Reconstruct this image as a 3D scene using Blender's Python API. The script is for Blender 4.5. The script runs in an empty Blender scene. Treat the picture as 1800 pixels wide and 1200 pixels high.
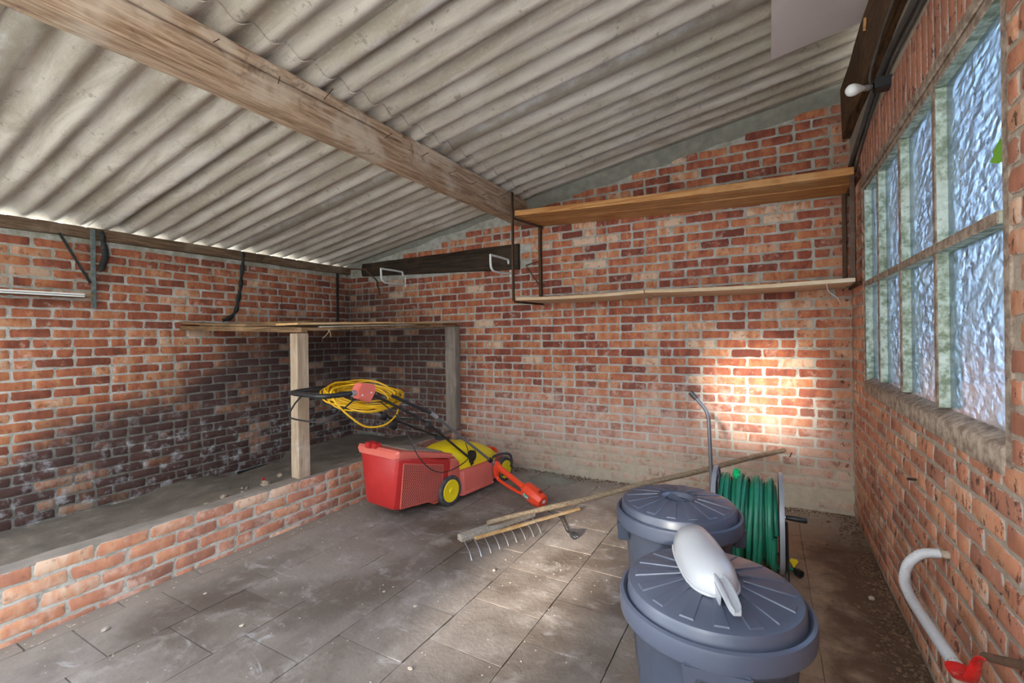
import bpy, bmesh, math, random
from mathutils import Vector, Matrix, noise as mnoise
random.seed(7)
rnd = random.Random(11)
SC = bpy.context.scene
COL = SC.collection
PI = math.pi

# ---------------------------------------------------------------- camera
def make_camera():
    yaw, roll = math.radians(29.25), math.radians(-0.75)
    c, s = math.cos(yaw), math.sin(yaw)
    fwd = Vector((-s, c, 0)); right = Vector((c, s, 0)); up = Vector((0, 0, 1))
    r2 = right * math.cos(roll) + up * math.sin(roll)
    u2 = -right * math.sin(roll) + up * math.cos(roll)
    cam = bpy.data.cameras.new('camera')
    cam.sensor_width = 36.0
    cam.lens = 36.0 * 801 / 1800
    cam.shift_y = -8.0 / 1800
    cam.clip_start = 0.02
    o = bpy.data.objects.new('camera', cam)
    M = Matrix((r2, u2, -fwd)).transposed().to_4x4()
    M.translation = Vector((4.846, -4.244, 1.381))
    o.matrix_world = M
    COL.objects.link(o)
    SC.camera = o
make_camera()

# ---------------------------------------------------------------- world, sun, exposure
w = bpy.data.worlds.new('world'); SC.world = w; w.use_nodes = True
wn = w.node_tree.nodes; wl = w.node_tree.links
bg = wn['Background']
tc = wn.new('ShaderNodeTexCoord'); sx = wn.new('ShaderNodeSeparateXYZ')
cr = wn.new('ShaderNodeValToRGB')
wl.new(tc.outputs['Generated'], sx.inputs[0]); wl.new(sx.outputs['Z'], cr.inputs['Fac'])
cr.color_ramp.elements[0].position = 0.0; cr.color_ramp.elements[0].color = (0.97, 0.96, 0.94, 1)
cr.color_ramp.elements[1].position = 0.75; cr.color_ramp.elements[1].color = (0.66, 0.80, 1.0, 1)
e = cr.color_ramp.elements.new(0.22); e.color = (0.90, 0.95, 1.0, 1)
wl.new(cr.outputs[0], bg.inputs['Color'])
bg.inputs['Strength'].default_value = 9.0

sun = bpy.data.lights.new('sun', 'SUN'); sun.energy = 20.0; sun.angle = math.radians(4.0); sun.color = (1, 0.93, 0.82)
so = bpy.data.objects.new('sun', sun); COL.objects.link(so)
SUN_DIR = Vector((0.02, 1.0, -0.26)).normalized()
so.rotation_euler = SUN_DIR.to_track_quat('-Z', 'Y').to_euler()
so.location = (3, -9, 4)
def portal(loc, rot, sx_, sy_):
    l = bpy.data.lights.new('daylight_portal', 'AREA'); l.shape = 'RECTANGLE'; l.size = sx_; l.size_y = sy_
    l.cycles.is_portal = True
    o = bpy.data.objects.new('daylight_portal', l); COL.objects.link(o); o.location = loc; o.rotation_euler = rot
portal((2.7, -4.75, 1.35), (math.radians(90), 0, 0), 5.4, 2.8)
SC.view_settings.view_transform = 'Standard'
SC.view_settings.look = 'None'
SC.view_settings.exposure = 0.37
SC.view_settings.gamma = 1.0
SC.view_settings.use_curve_mapping = False
SC.cycles.use_denoising = True
SC.cycles.max_bounces = 10
SC.cycles.diffuse_bounces = 5

# ---------------------------------------------------------------- room numbers
W = 5.406            # left wall x=0, right wall x=W, back wall y=0, floor z=0
YF = -7.0            # plane of the added unseen wall
R0, RS = 2.334, 0.1697   # underside of the roof: z = R0 + RS*x
def roof_z(x): return R0 + RS * x
COURSE, PITCH, Z0 = 0.0775, 0.2345, 0.02
LOWX, LOWTOP = 1.7975, 0.335

# ---------------------------------------------------------------- material helpers
class G:
    def __init__(s, name):
        s.m = bpy.data.materials.new(name); s.m.use_nodes = True
        s.t = s.m.node_tree; s.n = s.t.nodes; s.l = s.t.links
        s.b = s.n['Principled BSDF']
        s.geo = None; s.tc = None
    def put(s, sock, v):
        if v is None: return
        if isinstance(v, (int, float)):
            sock.default_value = v
        elif isinstance(v, tuple):
            if sock.type == 'RGBA' and len(v) == 3: v = v + (1,)
            sock.default_value = v
        else: s.l.new(v, sock)
    def pos(s):
        if not s.geo: s.geo = s.n.new('ShaderNodeNewGeometry')
        return s.geo.outputs['Position']
    def obj(s):
        if not s.tc: s.tc = s.n.new('ShaderNodeTexCoord')
        return s.tc.outputs['Object']
    def xyz(s, v):
        n = s.n.new('ShaderNodeSeparateXYZ'); s.put(n.inputs[0], v); return n.outputs
    def comb(s, x, y, z):
        n = s.n.new('ShaderNodeCombineXYZ')
        for i, q in enumerate((x, y, z)): s.put(n.inputs[i], q)
        return n.outputs[0]
    def math(s, op, a, b=None, c=None, clamp=False):
        n = s.n.new('ShaderNodeMath'); n.operation = op; n.use_clamp = clamp
        s.put(n.inputs[0], a); s.put(n.inputs[1], b)
        if c is not None: s.put(n.inputs[2], c)
        return n.outputs[0]
    def add(s, a, b): return s.math('ADD', a, b)
    def mul(s, a, b): return s.math('MULTIPLY', a, b)
    def sub(s, a, b): return s.math('SUBTRACT', a, b)
    def mapv(s, v, sc, rot=(0, 0, 0)):
        n = s.n.new('ShaderNodeMapping'); s.put(n.inputs['Vector'], v); n.inputs['Scale'].default_value = sc
        n.inputs['Rotation'].default_value = rot
        return n.outputs[0]
    def noise(s, scale, detail=4, rough=0.55, v=None, dist=0.0, col=False):
        n = s.n.new('ShaderNodeTexNoise'); s.put(n.inputs['Vector'], v if v is not None else s.pos())
        n.inputs['Scale'].default_value = scale; n.inputs['Detail'].default_value = detail
        n.inputs['Roughness'].default_value = rough; n.inputs['Distortion'].default_value = dist
        return n.outputs['Color' if col else 'Fac']
    def voro(s, scale, v=None, feature='F1', out='Distance', rand=1.0):
        n = s.n.new('ShaderNodeTexVoronoi'); n.feature = feature; s.put(n.inputs['Vector'], v if v is not None else s.pos())
        n.inputs['Scale'].default_value = scale; n.inputs['Randomness'].default_value = rand
        return n.outputs[out]
    def sm(s, x, lo, hi, a=0.0, b=1.0):
        n = s.n.new('ShaderNodeMapRange'); n.interpolation_type = 'SMOOTHSTEP'; n.clamp = True
        s.put(n.inputs['Value'], x); s.put(n.inputs['From Min'], lo); s.put(n.inputs['From Max'], hi)
        n.inputs['To Min'].default_value = a; n.inputs['To Max'].default_value = b
        return n.outputs[0]
    def mix(s, f, a, b, mode='MIX'):
        n = s.n.new('ShaderNodeMix'); n.data_type = 'RGBA'; n.blend_type = mode
        s.put(n.inputs[0], f); s.put(n.inputs[6], a); s.put(n.inputs[7], b)
        return n.outputs[2]
    def ramp(s, f, stops):
        n = s.n.new('ShaderNodeValToRGB'); s.put(n.inputs[0], f)
        el = n.color_ramp.elements
        while len(el) < len(stops): el.new(0.5)
        for q, (p, c) in zip(el, stops):
            q.position = p; q.color = tuple(c) + (1,)
        return n.outputs[0]
    def attr(s, name, kind='GEOMETRY'):
        n = s.n.new('ShaderNodeAttribute'); n.attribute_name = name; n.attribute_type = kind
        return n.outputs['Fac']
    def bump(s, h, strength=0.5, dist=0.01, prev=None):
        n = s.n.new('ShaderNodeBump'); s.put(n.inputs['Height'], h); n.inputs['Strength'].default_value = strength
        n.inputs['Distance'].default_value = dist
        if prev is not None: s.l.new(prev, n.inputs['Normal'])
        return n.outputs[0]
    def out(s, color=None, rough=None, normal=None, metal=None, **kw):
        s.put(s.b.inputs['Base Color'], color); s.put(s.b.inputs['Roughness'], rough)
        s.put(s.b.inputs['Metallic'], metal)
        if normal is not None: s.l.new(normal, s.b.inputs['Normal'])
        for k, v in kw.items(): s.put(s.b.inputs[k.replace('_', ' ')], v)
        return s.m

def simple(name, col, rough=0.5, metal=0.0, var=0.12, scale=30, bump=0.0, dust=0.0, dustcol=(0.42, 0.38, 0.33), **kw):
    g = G(name)
    n = g.noise(scale, 3, v=g.obj()); n2 = g.noise(scale * 5, 2, v=g.obj())
    c = g.mix(g.mul(g.sub(n, 0.3), 1.0), tuple(x * (1 - var) for x in col), tuple(min(1, x * (1 + var)) for x in col))
    if dust > 0:
        d = g.sm(g.add(g.mul(n2, 0.4), g.mul(n, 0.6)), 0.62 - 0.25 * dust, 0.75)
        c = g.mix(g.mul(d, dust), c, dustcol)
    nm = g.bump(n2, bump, 0.004) if bump else None
    return g.out(c, g.add(rough - 0.08, g.mul(n2, 0.16)), nm, metal, **kw)

# ---- masonry: shared zones (soot, lime, render) laid out in room coordinates
def zones(g):
    x, y, z = g.xyz(g.pos())
    nb = g.noise(1.3, 4, 0.6); nm_ = g.noise(5, 4, 0.6); nf = g.noise(22, 3, 0.6)
    nbc = g.sub(nb, 0.5)
    # left wall soot: upper limit climbs towards the corner
    left = g.sm(x, 0.25, 0.02)
    zb = g.math('MINIMUM', g.add(1.72, g.mul(y, 0.40)), 1.42)
    zz = g.add(g.sub(z, zb), g.mul(nbc, -1.1))
    soot_l = g.mul(left, g.sm(zz, 0.38, -0.15))
    soot_l = g.mul(soot_l, g.sm(y, -4.4, -3.6, 0.5, 1.0))
    # back wall corner smoke
    back = g.sm(y, -0.25, -0.02)
    bx = g.add(x, g.mul(nbc, 1.0))
    s1 = g.mul(g.sm(bx, 2.1, 1.45), g.sm(z, 1.62, 1.45))
    s2 = g.mul(g.mul(g.sm(bx, 1.5, 0.45), g.sm(z, 2.2, 1.9)), 0.75)
    soot_b = g.mul(back, g.math('MAXIMUM', g.mul(s1, 0.93), s2))
    soot = g.math('MAXIMUM', soot_l, soot_b)
    dark = soot
    # pale salt bloom on the lower soot
    bloom = g.mul(g.sm(soot, 0.35, 0.8), g.mul(g.sm(g.add(z, g.mul(nbc, 0.8)), 1.05, 0.35), g.sm(g.noise(9, 5, 0.7), 0.50, 0.68)))
    # back wall: faded lime towards the foot, cream render at the very foot
    lime = g.mul(g.mul(back, g.sm(x, 1.7, 2.1)), g.sm(g.add(z, g.mul(nbc, 0.7)), 1.25, 0.35))
    cream = g.mul(g.mul(back, g.sm(x, 1.85, 2.1)), g.sm(g.add(z, g.mul(g.sub(nm_, 0.5), 0.35)), 0.42, 0.24))
    right = g.sm(x, W - 0.25, W - 0.03)
    return dict(x=x, y=y, z=z, nb=nb, nm=nm_, nf=nf, soot=soot, bloom=bloom, lime=lime, cream=cream, right=right, back=back, left=left)

def mat_brick(name='brick_fired', pale=0.0):
    g = G(name)
    Z = zones(g)
    tint = g.add(g.attr('tint'), g.attr('tint', 'OBJECT'))
    edge = g.attr('edge')
    band = g.noise(13, 3, 0.6, v=g.mapv(g.pos(), (1, 1, 0.30)), dist=0.5)
    blk = g.noise(4.2, 3, 0.6)
    patch = g.noise(26, 3, 0.6)
    t = g.math('ADD', g.add(tint, g.mul(g.sub(blk, 0.5), 0.55)), g.mul(g.sub(band, 0.5), 1.35), clamp=True)
    c = g.ramp(t, [(0.0, (0.175, 0.050, 0.032)), (0.25, (0.300, 0.085, 0.048)), (0.50, (0.420, 0.135, 0.065)),
                   (0.70, (0.500, 0.205, 0.095)), (0.86, (0.55, 0.29, 0.17)), (1.0, (0.60, 0.42, 0.29))])
    c = g.mix(g.sm(patch, 0.54, 0.70, 0, 0.60), c, (0.15, 0.055, 0.040))
    c = g.mix(g.mul(Z['left'], 0.22), c, (0.16, 0.07, 0.03))
    # lime wash blotches on the face
    lim = g.sm(g.add(g.add(g.mul(Z['nf'], 0.45), g.mul(Z['nm'], 0.55)), g.add(g.mul(Z['lime'], 0.16), 0.06 * pale)), 0.545, 0.70)
    c = g.mix(g.mul(lim, 0.62), c, (0.60, 0.43, 0.35))
    c = g.mix(g.mul(Z['lime'], 0.30), c, (0.60, 0.37, 0.29))
    if pale: c = g.mix(0.25 * pale, c, (0.62, 0.40, 0.28))
    # right wall: dusty orange brown with dark pits
    c = g.mix(g.mul(Z['right'], 0.42), c, (0.47, 0.24, 0.15))
    pit = g.mul(Z['right'], g.sm(g.noise(26, 5, 0.75, v=g.mapv(g.pos(), (1, 1, 0.55))), 0.56, 0.62))
    c = g.mix(g.mul(pit, 0.85), c, (0.05, 0.028, 0.020))
    # mortar smeared over the arrises
    sme = g.sm(g.add(edge, g.mul(g.sub(g.noise(28, 5, 0.7), 0.5), 3.2)), 0.42, 0.05)
    c = g.mix(g.mul(sme, 0.75), c, (0.40, 0.37, 0.32))
    c = g.mix(g.mul(Z['cream'], g.sm(Z['nf'], 0.35, 0.6, 0.25, 0.9)), c, g.mix(Z['nm'], (0.36, 0.28, 0.20), (0.58, 0.50, 0.40)))
    sootc = g.mix(Z['nm'], (0.024, 0.022, 0.023), (0.100, 0.050, 0.040))
    keep = g.sm(g.add(tint, g.mul(band, 0.5)), 0.84, 1.15)     # a few bricks stay redder under the soot
    c = g.mix(g.mul(Z['soot'], g.sub(0.96, g.mul(keep, 0.45))), c, sootc)
    c = g.mix(g.mul(Z['bloom'], 0.6), c, (0.36, 0.36, 0.37))
    h = g.add(g.mul(Z['nf'], 0.6), g.mul(g.noise(90, 3, 0.7), 0.5))
    nm = g.bump(h, 0.55, 0.006)
    return g.out(c, 0.88, nm, Specular_IOR_Level=0.25)

def mat_mortar():
    g = G('mortar_grey')
    Z = zones(g)
    n = g.noise(14, 5, 0.65)
    c = g.mix(g.sm(n, 0.3, 0.7), (0.29, 0.27, 0.225), (0.56, 0.535, 0.475))
    green = g.mul(g.sm(Z['z'], 1.5, 2.2), g.sm(Z['nm'], 0.35, 0.62))
    c = g.mix(g.mul(green, g.add(0.35, g.mul(Z['left'], 0.35))), c, (0.23, 0.225, 0.135))
    c = g.mix(g.sm(g.noise(7, 5, 0.7), 0.5, 0.7, 0, 0.45), c, (0.17, 0.155, 0.12))
    c = g.mix(g.mul(Z['lime'], 0.6), c, (0.60, 0.56, 0.49))
    c = g.mix(g.mul(Z['right'], 0.75), c, g.mix(Z['nm'], (0.23, 0.16, 0.11), (0.40, 0.31, 0.22)))
    c = g.mix(g.mul(Z['cream'], 0.9), c, g.mix(n, (0.33, 0.26, 0.18), (0.60, 0.52, 0.40)))
    c = g.mix(g.mul(Z['soot'], 0.74), c, (0.060, 0.056, 0.050))
    c = g.mix(g.mul(Z['bloom'], 0.8), c, (0.50, 0.50, 0.50))
    nm = g.bump(g.add(n, g.mul(g.noise(80, 3), 0.5)), 0.8, 0.012)
    return g.out(c, 0.92, nm, Specular_IOR_Level=0.2)

def mat_floor():
    g = G('worn_concrete_slab')
    x, y, z = g.xyz(g.pos())
    n1 = g.noise(1.6, 5, 0.6, dist=0.4); n2 = g.noise(6, 5, 0.65, dist=0.3); n3 = g.noise(40, 4, 0.6)
    tint = g.attr('tint', 'OBJECT')
    c = g.mix(g.sm(n1, 0.35, 0.65), (0.105, 0.078, 0.060), (0.215, 0.175, 0.145))
    c = g.mix(g.sm(n2, 0.50, 0.72, 0, 0.6), c, (0.34, 0.30, 0.265))
    c = g.mix(g.sm(n3, 0.52, 0.75, 0, 0.35), c, (0.09, 0.07, 0.06))
    c = g.mix(g.mul(g.sub(tint, 0.5), 0.18), c, (0.36, 0.34, 0.32))
    # trodden dark ring and pale scuffs
    sc = g.noise(3.2, 6, 0.7, v=g.mapv(g.pos(), (1, 2.2, 1)), dist=1.2)
    c = g.mix(g.sm(sc, 0.60, 0.70, 0, 0.55), c, (0.43, 0.41, 0.39))
    # brown earth along the right wall and the back wall
    m = g.add(g.sub(W, x), g.mul(g.sub(n2, 0.5), 0.7))
    c = g.mix(g.sm(m, 1.25, 0.55, 0, 0.75), c, g.mix(n3, (0.26, 0.16, 0.095), (0.42, 0.29, 0.19)))
    c = g.mix(g.sm(m, 0.46, 0.16, 0, 0.9), c, (0.075, 0.040, 0.022))
    mb = g.add(g.mul(y, -1), g.mul(g.sub(n2, 0.5), 0.6))
    c = g.mix(g.sm(mb, 0.75, 0.25, 0, 0.6), c, (0.40, 0.35, 0.29))
    ml = g.add(g.sub(x, LOWX), g.mul(g.sub(n2, 0.5), 0.5))
    c = g.mix(g.sm(ml, 0.40, 0.10, 0, 0.6), c, (0.32, 0.27, 0.22))
    nm = g.bump(g.add(g.mul(n2, 1.0), g.mul(n3, 0.35)), 0.5, 0.012)
    return g.out(c, g.sm(n1, 0.3, 0.7, 0.62, 0.80), nm, Specular_IOR_Level=0.35)

def mat_wood(name, c1, c2, c3, axis='X', scale=1.0, rough=0.75, stain=0.3, stainc=(0.09, 0.05, 0.03), worm=0.0):
    """c1/c2 grain colours, c3 weathered patches; axis = local grain direction"""
    g = G(name)
    v = g.obj()
    st = {'X': (0.35, 6, 6), 'Y': (6, 0.35, 6), 'Z': (6, 6, 0.35)}[axis]
    vv = g.mapv(v, tuple(q * scale for q in st))
    gr = g.noise(7, 6, 0.65, v=vv, dist=1.1)
    fine = g.noise(34, 3, 0.6, v=vv)
    blot = g.noise(2.2, 4, 0.6, v=v)
    c = g.mix(g.sm(gr, 0.35, 0.65), c1, c2)
    c = g.mix(g.sm(fine, 0.55, 0.8, 0, 0.5), c, tuple(q * 0.5 for q in c1))
    c = g.mix(g.sm(blot, 0.50, 0.66, 0, 0.7), c, c3)
    c = g.mix(g.sm(g.noise(3.1, 5, 0.7, v=g.mapv(v, (1.3, 1.3, 1.3)), dist=0.8), 0.56, 0.72, 0, stain), c, stainc)
    nm = g.bump(g.add(gr, g.mul(fine, 0.5)), 0.5, 0.006)
    return g.out(c, rough, nm, Specular_IOR_Level=0.25)

def mat_sheet():
    g = G('fibre_cement_sheet')
    x, y, z = g.xyz(g.pos())
    st = g.noise(2.6, 6, 0.68, v=g.mapv(g.pos(), (0.45, 3.0, 0.45)), dist=0.6)
    n1 = g.noise(1.1, 5, 0.6); n2 = g.noise(45, 4, 0.65)
    c = g.mix(g.sm(st, 0.33, 0.66), (0.37, 0.31, 0.235), (0.62, 0.55, 0.455))
    c = g.mix(g.sm(n1, 0.50, 0.66, 0, 0.5), c, (0.40, 0.35, 0.25))
    c = g.mix(g.sm(n2, 0.50, 0.72, 0, 0.35), c, (0.60, 0.55, 0.46))
    c = g.mix(g.sm(g.noise(16, 5, 0.75), 0.58, 0.68, 0, 0.60), c, (0.20, 0.165, 0.12))
    # lime and dark streaks along the side laps
    for jy in (-0.52, -1.575, -2.635, -3.70):
        dj = g.add(g.sub(y, jy), g.mul(g.sub(g.noise(7, 4, 0.7), 0.5), 0.05))
        c = g.mix(g.mul(g.sm(g.math('ABSOLUTE', g.sub(dj, 0.10)), 0.05, 0.01), g.sm(g.noise(5, 4, 0.7, v=g.mapv(g.pos(), (0.8, 1, 1))), 0.42, 0.6, 0, 0.75)), c, (0.66, 0.63, 0.57))
        c = g.mix(g.mul(g.sm(g.math('ABSOLUTE', g.sub(dj, 0.150)), 0.055, 0.0), 0.72), c, (0.17, 0.135, 0.095))
    dots = g.voro(170, rand=0.25)
    nm = g.bump(dots, 0.30, 0.003)
    nm = g.bump(n2, 0.35, 0.004, nm)
    return g.out(c, 0.85, nm, Specular_IOR_Level=0.2)

def mat_frame():
    g = G('mossy_concrete_frame')
    n = g.noise(24, 5, 0.7); n2 = g.noise(6, 4, 0.6)
    c = g.mix(g.sm(n, 0.35, 0.65), (0.15, 0.165, 0.095), (0.40, 0.42, 0.31))
    c = g.mix(g.sm(n2, 0.5, 0.66, 0, 0.45), c, (0.52, 0.52, 0.42))
    c = g.mix(g.sm(g.noise(60, 3, 0.7), 0.6, 0.72, 0, 0.7), c, (0.07, 0.07, 0.04))
    return g.out(c, 0.85, g.bump(n, 0.6, 0.006), Specular_IOR_Level=0.3)

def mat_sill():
    g = G('brown_concrete_frame_face')
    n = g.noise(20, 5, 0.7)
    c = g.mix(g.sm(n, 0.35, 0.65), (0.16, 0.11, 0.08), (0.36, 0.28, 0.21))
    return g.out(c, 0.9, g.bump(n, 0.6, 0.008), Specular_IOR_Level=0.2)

def mat_glass():
    g = G('hammered_glass')
    v = g.pos()
    v = g.mapv(v, (1, 0.42, 1))
    wv = g.noise(30, 2, 0.5, v=v, dist=0.2)
    vo = g.voro(38, v=g.mix(0.04, v, g.noise(12, 2, col=True)), feature='SMOOTH_F1')
    h = g.add(g.mul(vo, 1.0), g.mul(wv, 0.6))
    nm = g.bump(h, 0.26, 0.008)
    g.n.remove(g.b)
    dirt = g.noise(5, 4, 0.65)
    rf = g.n.new('ShaderNodeBsdfRefraction'); rf.inputs['IOR'].default_value = 1.35; rf.inputs['Roughness'].default_value = 0.22
    rf.inputs['Color'].default_value = (0.52, 0.64, 0.78, 1)
    gl = g.n.new('ShaderNodeBsdfGlossy'); gl.inputs['Roughness'].default_value = 0.12
    df = g.n.new('ShaderNodeBsdfDiffuse'); df.inputs['Color'].default_value = (0.45, 0.46, 0.40, 1)
    fr = g.n.new('ShaderNodeFresnel'); fr.inputs['IOR'].default_value = 1.45
    for q in (rf, gl, df, fr): g.l.new(nm, q.inputs['Normal'])
    m1 = g.n.new('ShaderNodeMixShader'); m2 = g.n.new('ShaderNodeMixShader')
    g.l.new(fr.outputs[0], m1.inputs[0]); g.l.new(rf.outputs[0], m1.inputs[1]); g.l.new(gl.outputs[0], m1.inputs[2])
    g.l.new(g.sm(dirt, 0.45, 0.7, 0.08, 0.30), m2.inputs[0]); g.l.new(m1.outputs[0], m2.inputs[1]); g.l.new(df.outputs[0], m2.inputs[2])
    o = [q for q in g.n if q.type == 'OUTPUT_MATERIAL'][0]
    g.l.new(m2.outputs[0], o.inputs['Surface'])
    return g.m

M = {}
M['brick'] = mat_brick()
M['brick_pale'] = mat_brick('brick_pale_fired', 1.0)
M['mortar'] = mat_mortar()
M['floor'] = mat_floor()
M['sheet'] = mat_sheet()
M['frame'] = mat_frame()
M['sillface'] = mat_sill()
M['glass'] = mat_glass()
M['beam'] = mat_wood('old_pine_beam', (0.23, 0.135, 0.075), (0.50, 0.35, 0.23), (0.56, 0.46, 0.35), 'Y', 1.0, stain=0.75, stainc=(0.13, 0.075, 0.045))
M['plate'] = mat_wood('dark_wall_plate_wood', (0.075, 0.045, 0.025), (0.20, 0.125, 0.07), (0.24, 0.18, 0.12), 'Y', 1.3, stain=0.6, stainc=(0.03, 0.02, 0.015))
M['postlight'] = mat_wood('pale_post_wood', (0.28, 0.20, 0.13), (0.43, 0.33, 0.23), (0.55, 0.48, 0.40), 'Z', 1.0, stain=0.3, stainc=(0.16, 0.11, 0.07))
M['postgrey'] = mat_wood('grey_post_wood', (0.19, 0.155, 0.12), (0.30, 0.25, 0.20), (0.36, 0.31, 0.26), 'Z', 1.0)
M['shelf'] = mat_wood('orange_pine_board', (0.34, 0.13, 0.035), (0.58, 0.29, 0.10), (0.56, 0.30, 0.12), 'X', 0.8, rough=0.6, stain=0.25)
M['shelf2'] = mat_wood('light_pine_board', (0.50, 0.33, 0.18), (0.64, 0.45, 0.27), (0.62, 0.47, 0.32), 'X', 0.8, rough=0.6, stain=0.12)
M['plank'] = mat_wood('sooty_plank', (0.10, 0.06, 0.03), (0.24, 0.14, 0.065), (0.30, 0.19, 0.10), 'X', 1.0, stain=0.5, stainc=(0.03, 0.02, 0.012))
M['lath'] = mat_wood('pale_lath', (0.42, 0.24, 0.09), (0.62, 0.40, 0.18), (0.60, 0.46, 0.30), 'Y', 1.0, stain=0.2)
M['charred'] = mat_wood('blackened_timber', (0.018, 0.012, 0.008), (0.055, 0.035, 0.02), (0.075, 0.05, 0.03), 'X', 1.0, stain=0.5, stainc=(0.01, 0.008, 0.006))
M['rakewood'] = mat_wood('weathered_ash_handle', (0.20, 0.14, 0.085), (0.36, 0.26, 0.16), (0.33, 0.28, 0.22), 'X', 1.5, stain=0.3)
M['rakehead'] = mat_wood('grey_rake_head', (0.26, 0.22, 0.17), (0.40, 0.35, 0.29), (0.45, 0.40, 0.34), 'X', 1.5)
M['rot'] = mat_wood('rotten_wall_plate', (0.035, 0.018, 0.010), (0.17, 0.085, 0.035), (0.06, 0.03, 0.018), 'Y', 2.0, stain=0.7, stainc=(0.02, 0.012, 0.008))
M['panel'] = simple('pale_painted_board', (0.88, 0.78, 0.73), 0.6, var=0.08, scale=5)
M['rust'] = simple('rusty_iron', (0.13, 0.065, 0.035), 0.75, 0.3, 0.4, 40, 0.4)
M['black_iron'] = simple('black_flaking_iron', (0.030, 0.032, 0.028), 0.7, 0.2, 0.5, 40, 0.5, dust=0.35, dustcol=(0.22, 0.24, 0.20))
M['grey_iron'] = simple('grey_green_iron_bar', (0.15, 0.19, 0.17), 0.6, 0.2, 0.4, 25, 0.4, dust=0.5, dustcol=(0.35, 0.36, 0.33))
M['white_metal'] = simple('white_enamel', (0.72, 0.72, 0.66), 0.4, 0.0, 0.06, 30, dust=0.2, dustcol=(0.45, 0.40, 0.30))
M['red_plastic'] = simple('faded_red_plastic', (0.45, 0.022, 0.020), 0.38, 0, 0.15, 12, 0.03, dust=0.16, dustcol=(0.62, 0.22, 0.18))
M['red_pink'] = simple('sun_bleached_red_plastic', (0.66, 0.14, 0.10), 0.42, 0, 0.12, 12, 0.03, dust=0.3, dustcol=(0.66, 0.30, 0.25))
M['orange_red'] = simple('orange_red_plastic', (0.75, 0.060, 0.020), 0.36, 0, 0.08, 12, dust=0.08)
M['yellow'] = simple('yellow_plastic', (0.84, 0.62, 0.008), 0.35, 0, 0.08, 12, dust=0.22, dustcol=(0.50, 0.42, 0.22))
M['tyre'] = simple('dusty_black_rubber', (0.055, 0.052, 0.052), 0.75, 0, 0.3, 30, 0.2, dust=0.6, dustcol=(0.17, 0.15, 0.14))
M['black'] = simple('black_plastic', (0.018, 0.018, 0.019), 0.42, 0, 0.3, 20, dust=0.1, dustcol=(0.12, 0.11, 0.10))
M['black_tube'] = simple('dusty_black_tube', (0.035, 0.033, 0.032), 0.45, 0.3, 0.3, 20, dust=0.35, dustcol=(0.16, 0.14, 0.12))
M['grey_tube'] = simple('grey_tube', (0.16, 0.16, 0.17), 0.4, 0.5, 0.15, 20, dust=0.2)
M['silver'] = simple('scuffed_silver_metal', (0.50, 0.52, 0.54), 0.35, 0.8, 0.1, 30)
M['cord_yellow'] = simple('yellow_cord', (0.74, 0.42, 0.008), 0.42, 0, 0.10, 8)
M['cable_black'] = simple('black_cable', (0.022, 0.02, 0.02), 0.5, 0, 0.2)
M['bin'] = simple('slate_blue_plastic', (0.052, 0.062, 0.088), 0.38, 0, 0.06, 3, 0.0, dust=0.0, dustcol=(0.24, 0.23, 0.23))
M['bin_lid'] = simple('slate_blue_lid_plastic', (0.062, 0.073, 0.105), 0.38, 0, 0.06, 3, 0.0, dust=0.0, dustcol=(0.28, 0.27, 0.27))
M['scoop'] = simple('pale_grey_plastic', (0.34, 0.35, 0.37), 0.32, 0, 0.08, 8, 0.03, dust=0.22, dustcol=(0.42, 0.38, 0.30))
M['hose'] = simple('dusty_green_hose', (0.015, 0.20, 0.115), 0.40, 0, 0.25, 7, dust=0.40, dustcol=(0.16, 0.28, 0.20))
M['bright_green'] = simple('bright_green_plastic', (0.01, 0.50, 0.16), 0.35)
M['grey_plastic'] = simple('light_grey_steel_disc', (0.30, 0.31, 0.33), 0.45, 0.2, 0.1, 8, dust=0.2)
M['pipe'] = simple('white_flaking_paint', (0.50, 0.50, 0.50), 0.6, 0, 0.12, 24, 0.4, dust=0.6, dustcol=(0.20, 0.17, 0.14))
M['valve_red'] = simple('red_enamel', (0.52, 0.012, 0.012), 0.28, 0, 0.25, 30)
M['coping'] = simple('dusty_coping_mortar', (0.25, 0.205, 0.165), 0.95, 0, 0.35, 8, 0.6, dust=0.3, dustcol=(0.36, 0.32, 0.27))
M['bulb'] = simple('milky_glass', (0.80, 0.79, 0.74), 0.15, 0, 0.02)
M['conduit'] = simple('dusty_grey_cable', (0.085, 0.075, 0.065), 0.7, 0, 0.3, 20, 0.3, dust=0.4, dustcol=(0.22, 0.18, 0.15))
M['ash'] = simple('ash_and_earth', (0.205, 0.165, 0.125), 0.95, 0, 0.45, 5, 1.0, dust=0.45, dustcol=(0.34, 0.29, 0.24))
M['rubble'] = simple('pale_rubble', (0.42, 0.33, 0.24), 0.9, 0, 0.4, 30, 0.6)
M['crumbs'] = simple('brown_crumbs', (0.20, 0.115, 0.06), 0.95, 0, 0.6, 6, 0.3)
M['chips'] = simple('pale_chips', (0.52, 0.43, 0.33), 0.85, 0, 0.25, 9)
M['leaf_green'] = simple('green_leaf', (0.16, 0.36, 0.035), 0.5, 0, 0.25, 20)
M['render'] = simple('grey_green_cement_fillet', (0.27, 0.255, 0.20), 0.92, 0, 0.30, 14, 0.7, dust=0.3, dustcol=(0.33, 0.32, 0.28))
M['gravel'] = simple('pale_gravel_ground', (0.55, 0.53, 0.48), 0.95, 0, 0.15, 3, 0.2)
M['label_white'] = simple('white_label', (0.72, 0.75, 0.72), 0.5)
M['label_green'] = simple('green_label', (0.0, 0.22, 0.16), 0.45)
M['tape_blue'] = simple('blue_label', (0.05, 0.20, 0.62), 0.5)
M['nail'] = simple('rusty_nail', (0.10, 0.05, 0.03), 0.7, 0.5, 0.3)

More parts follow.
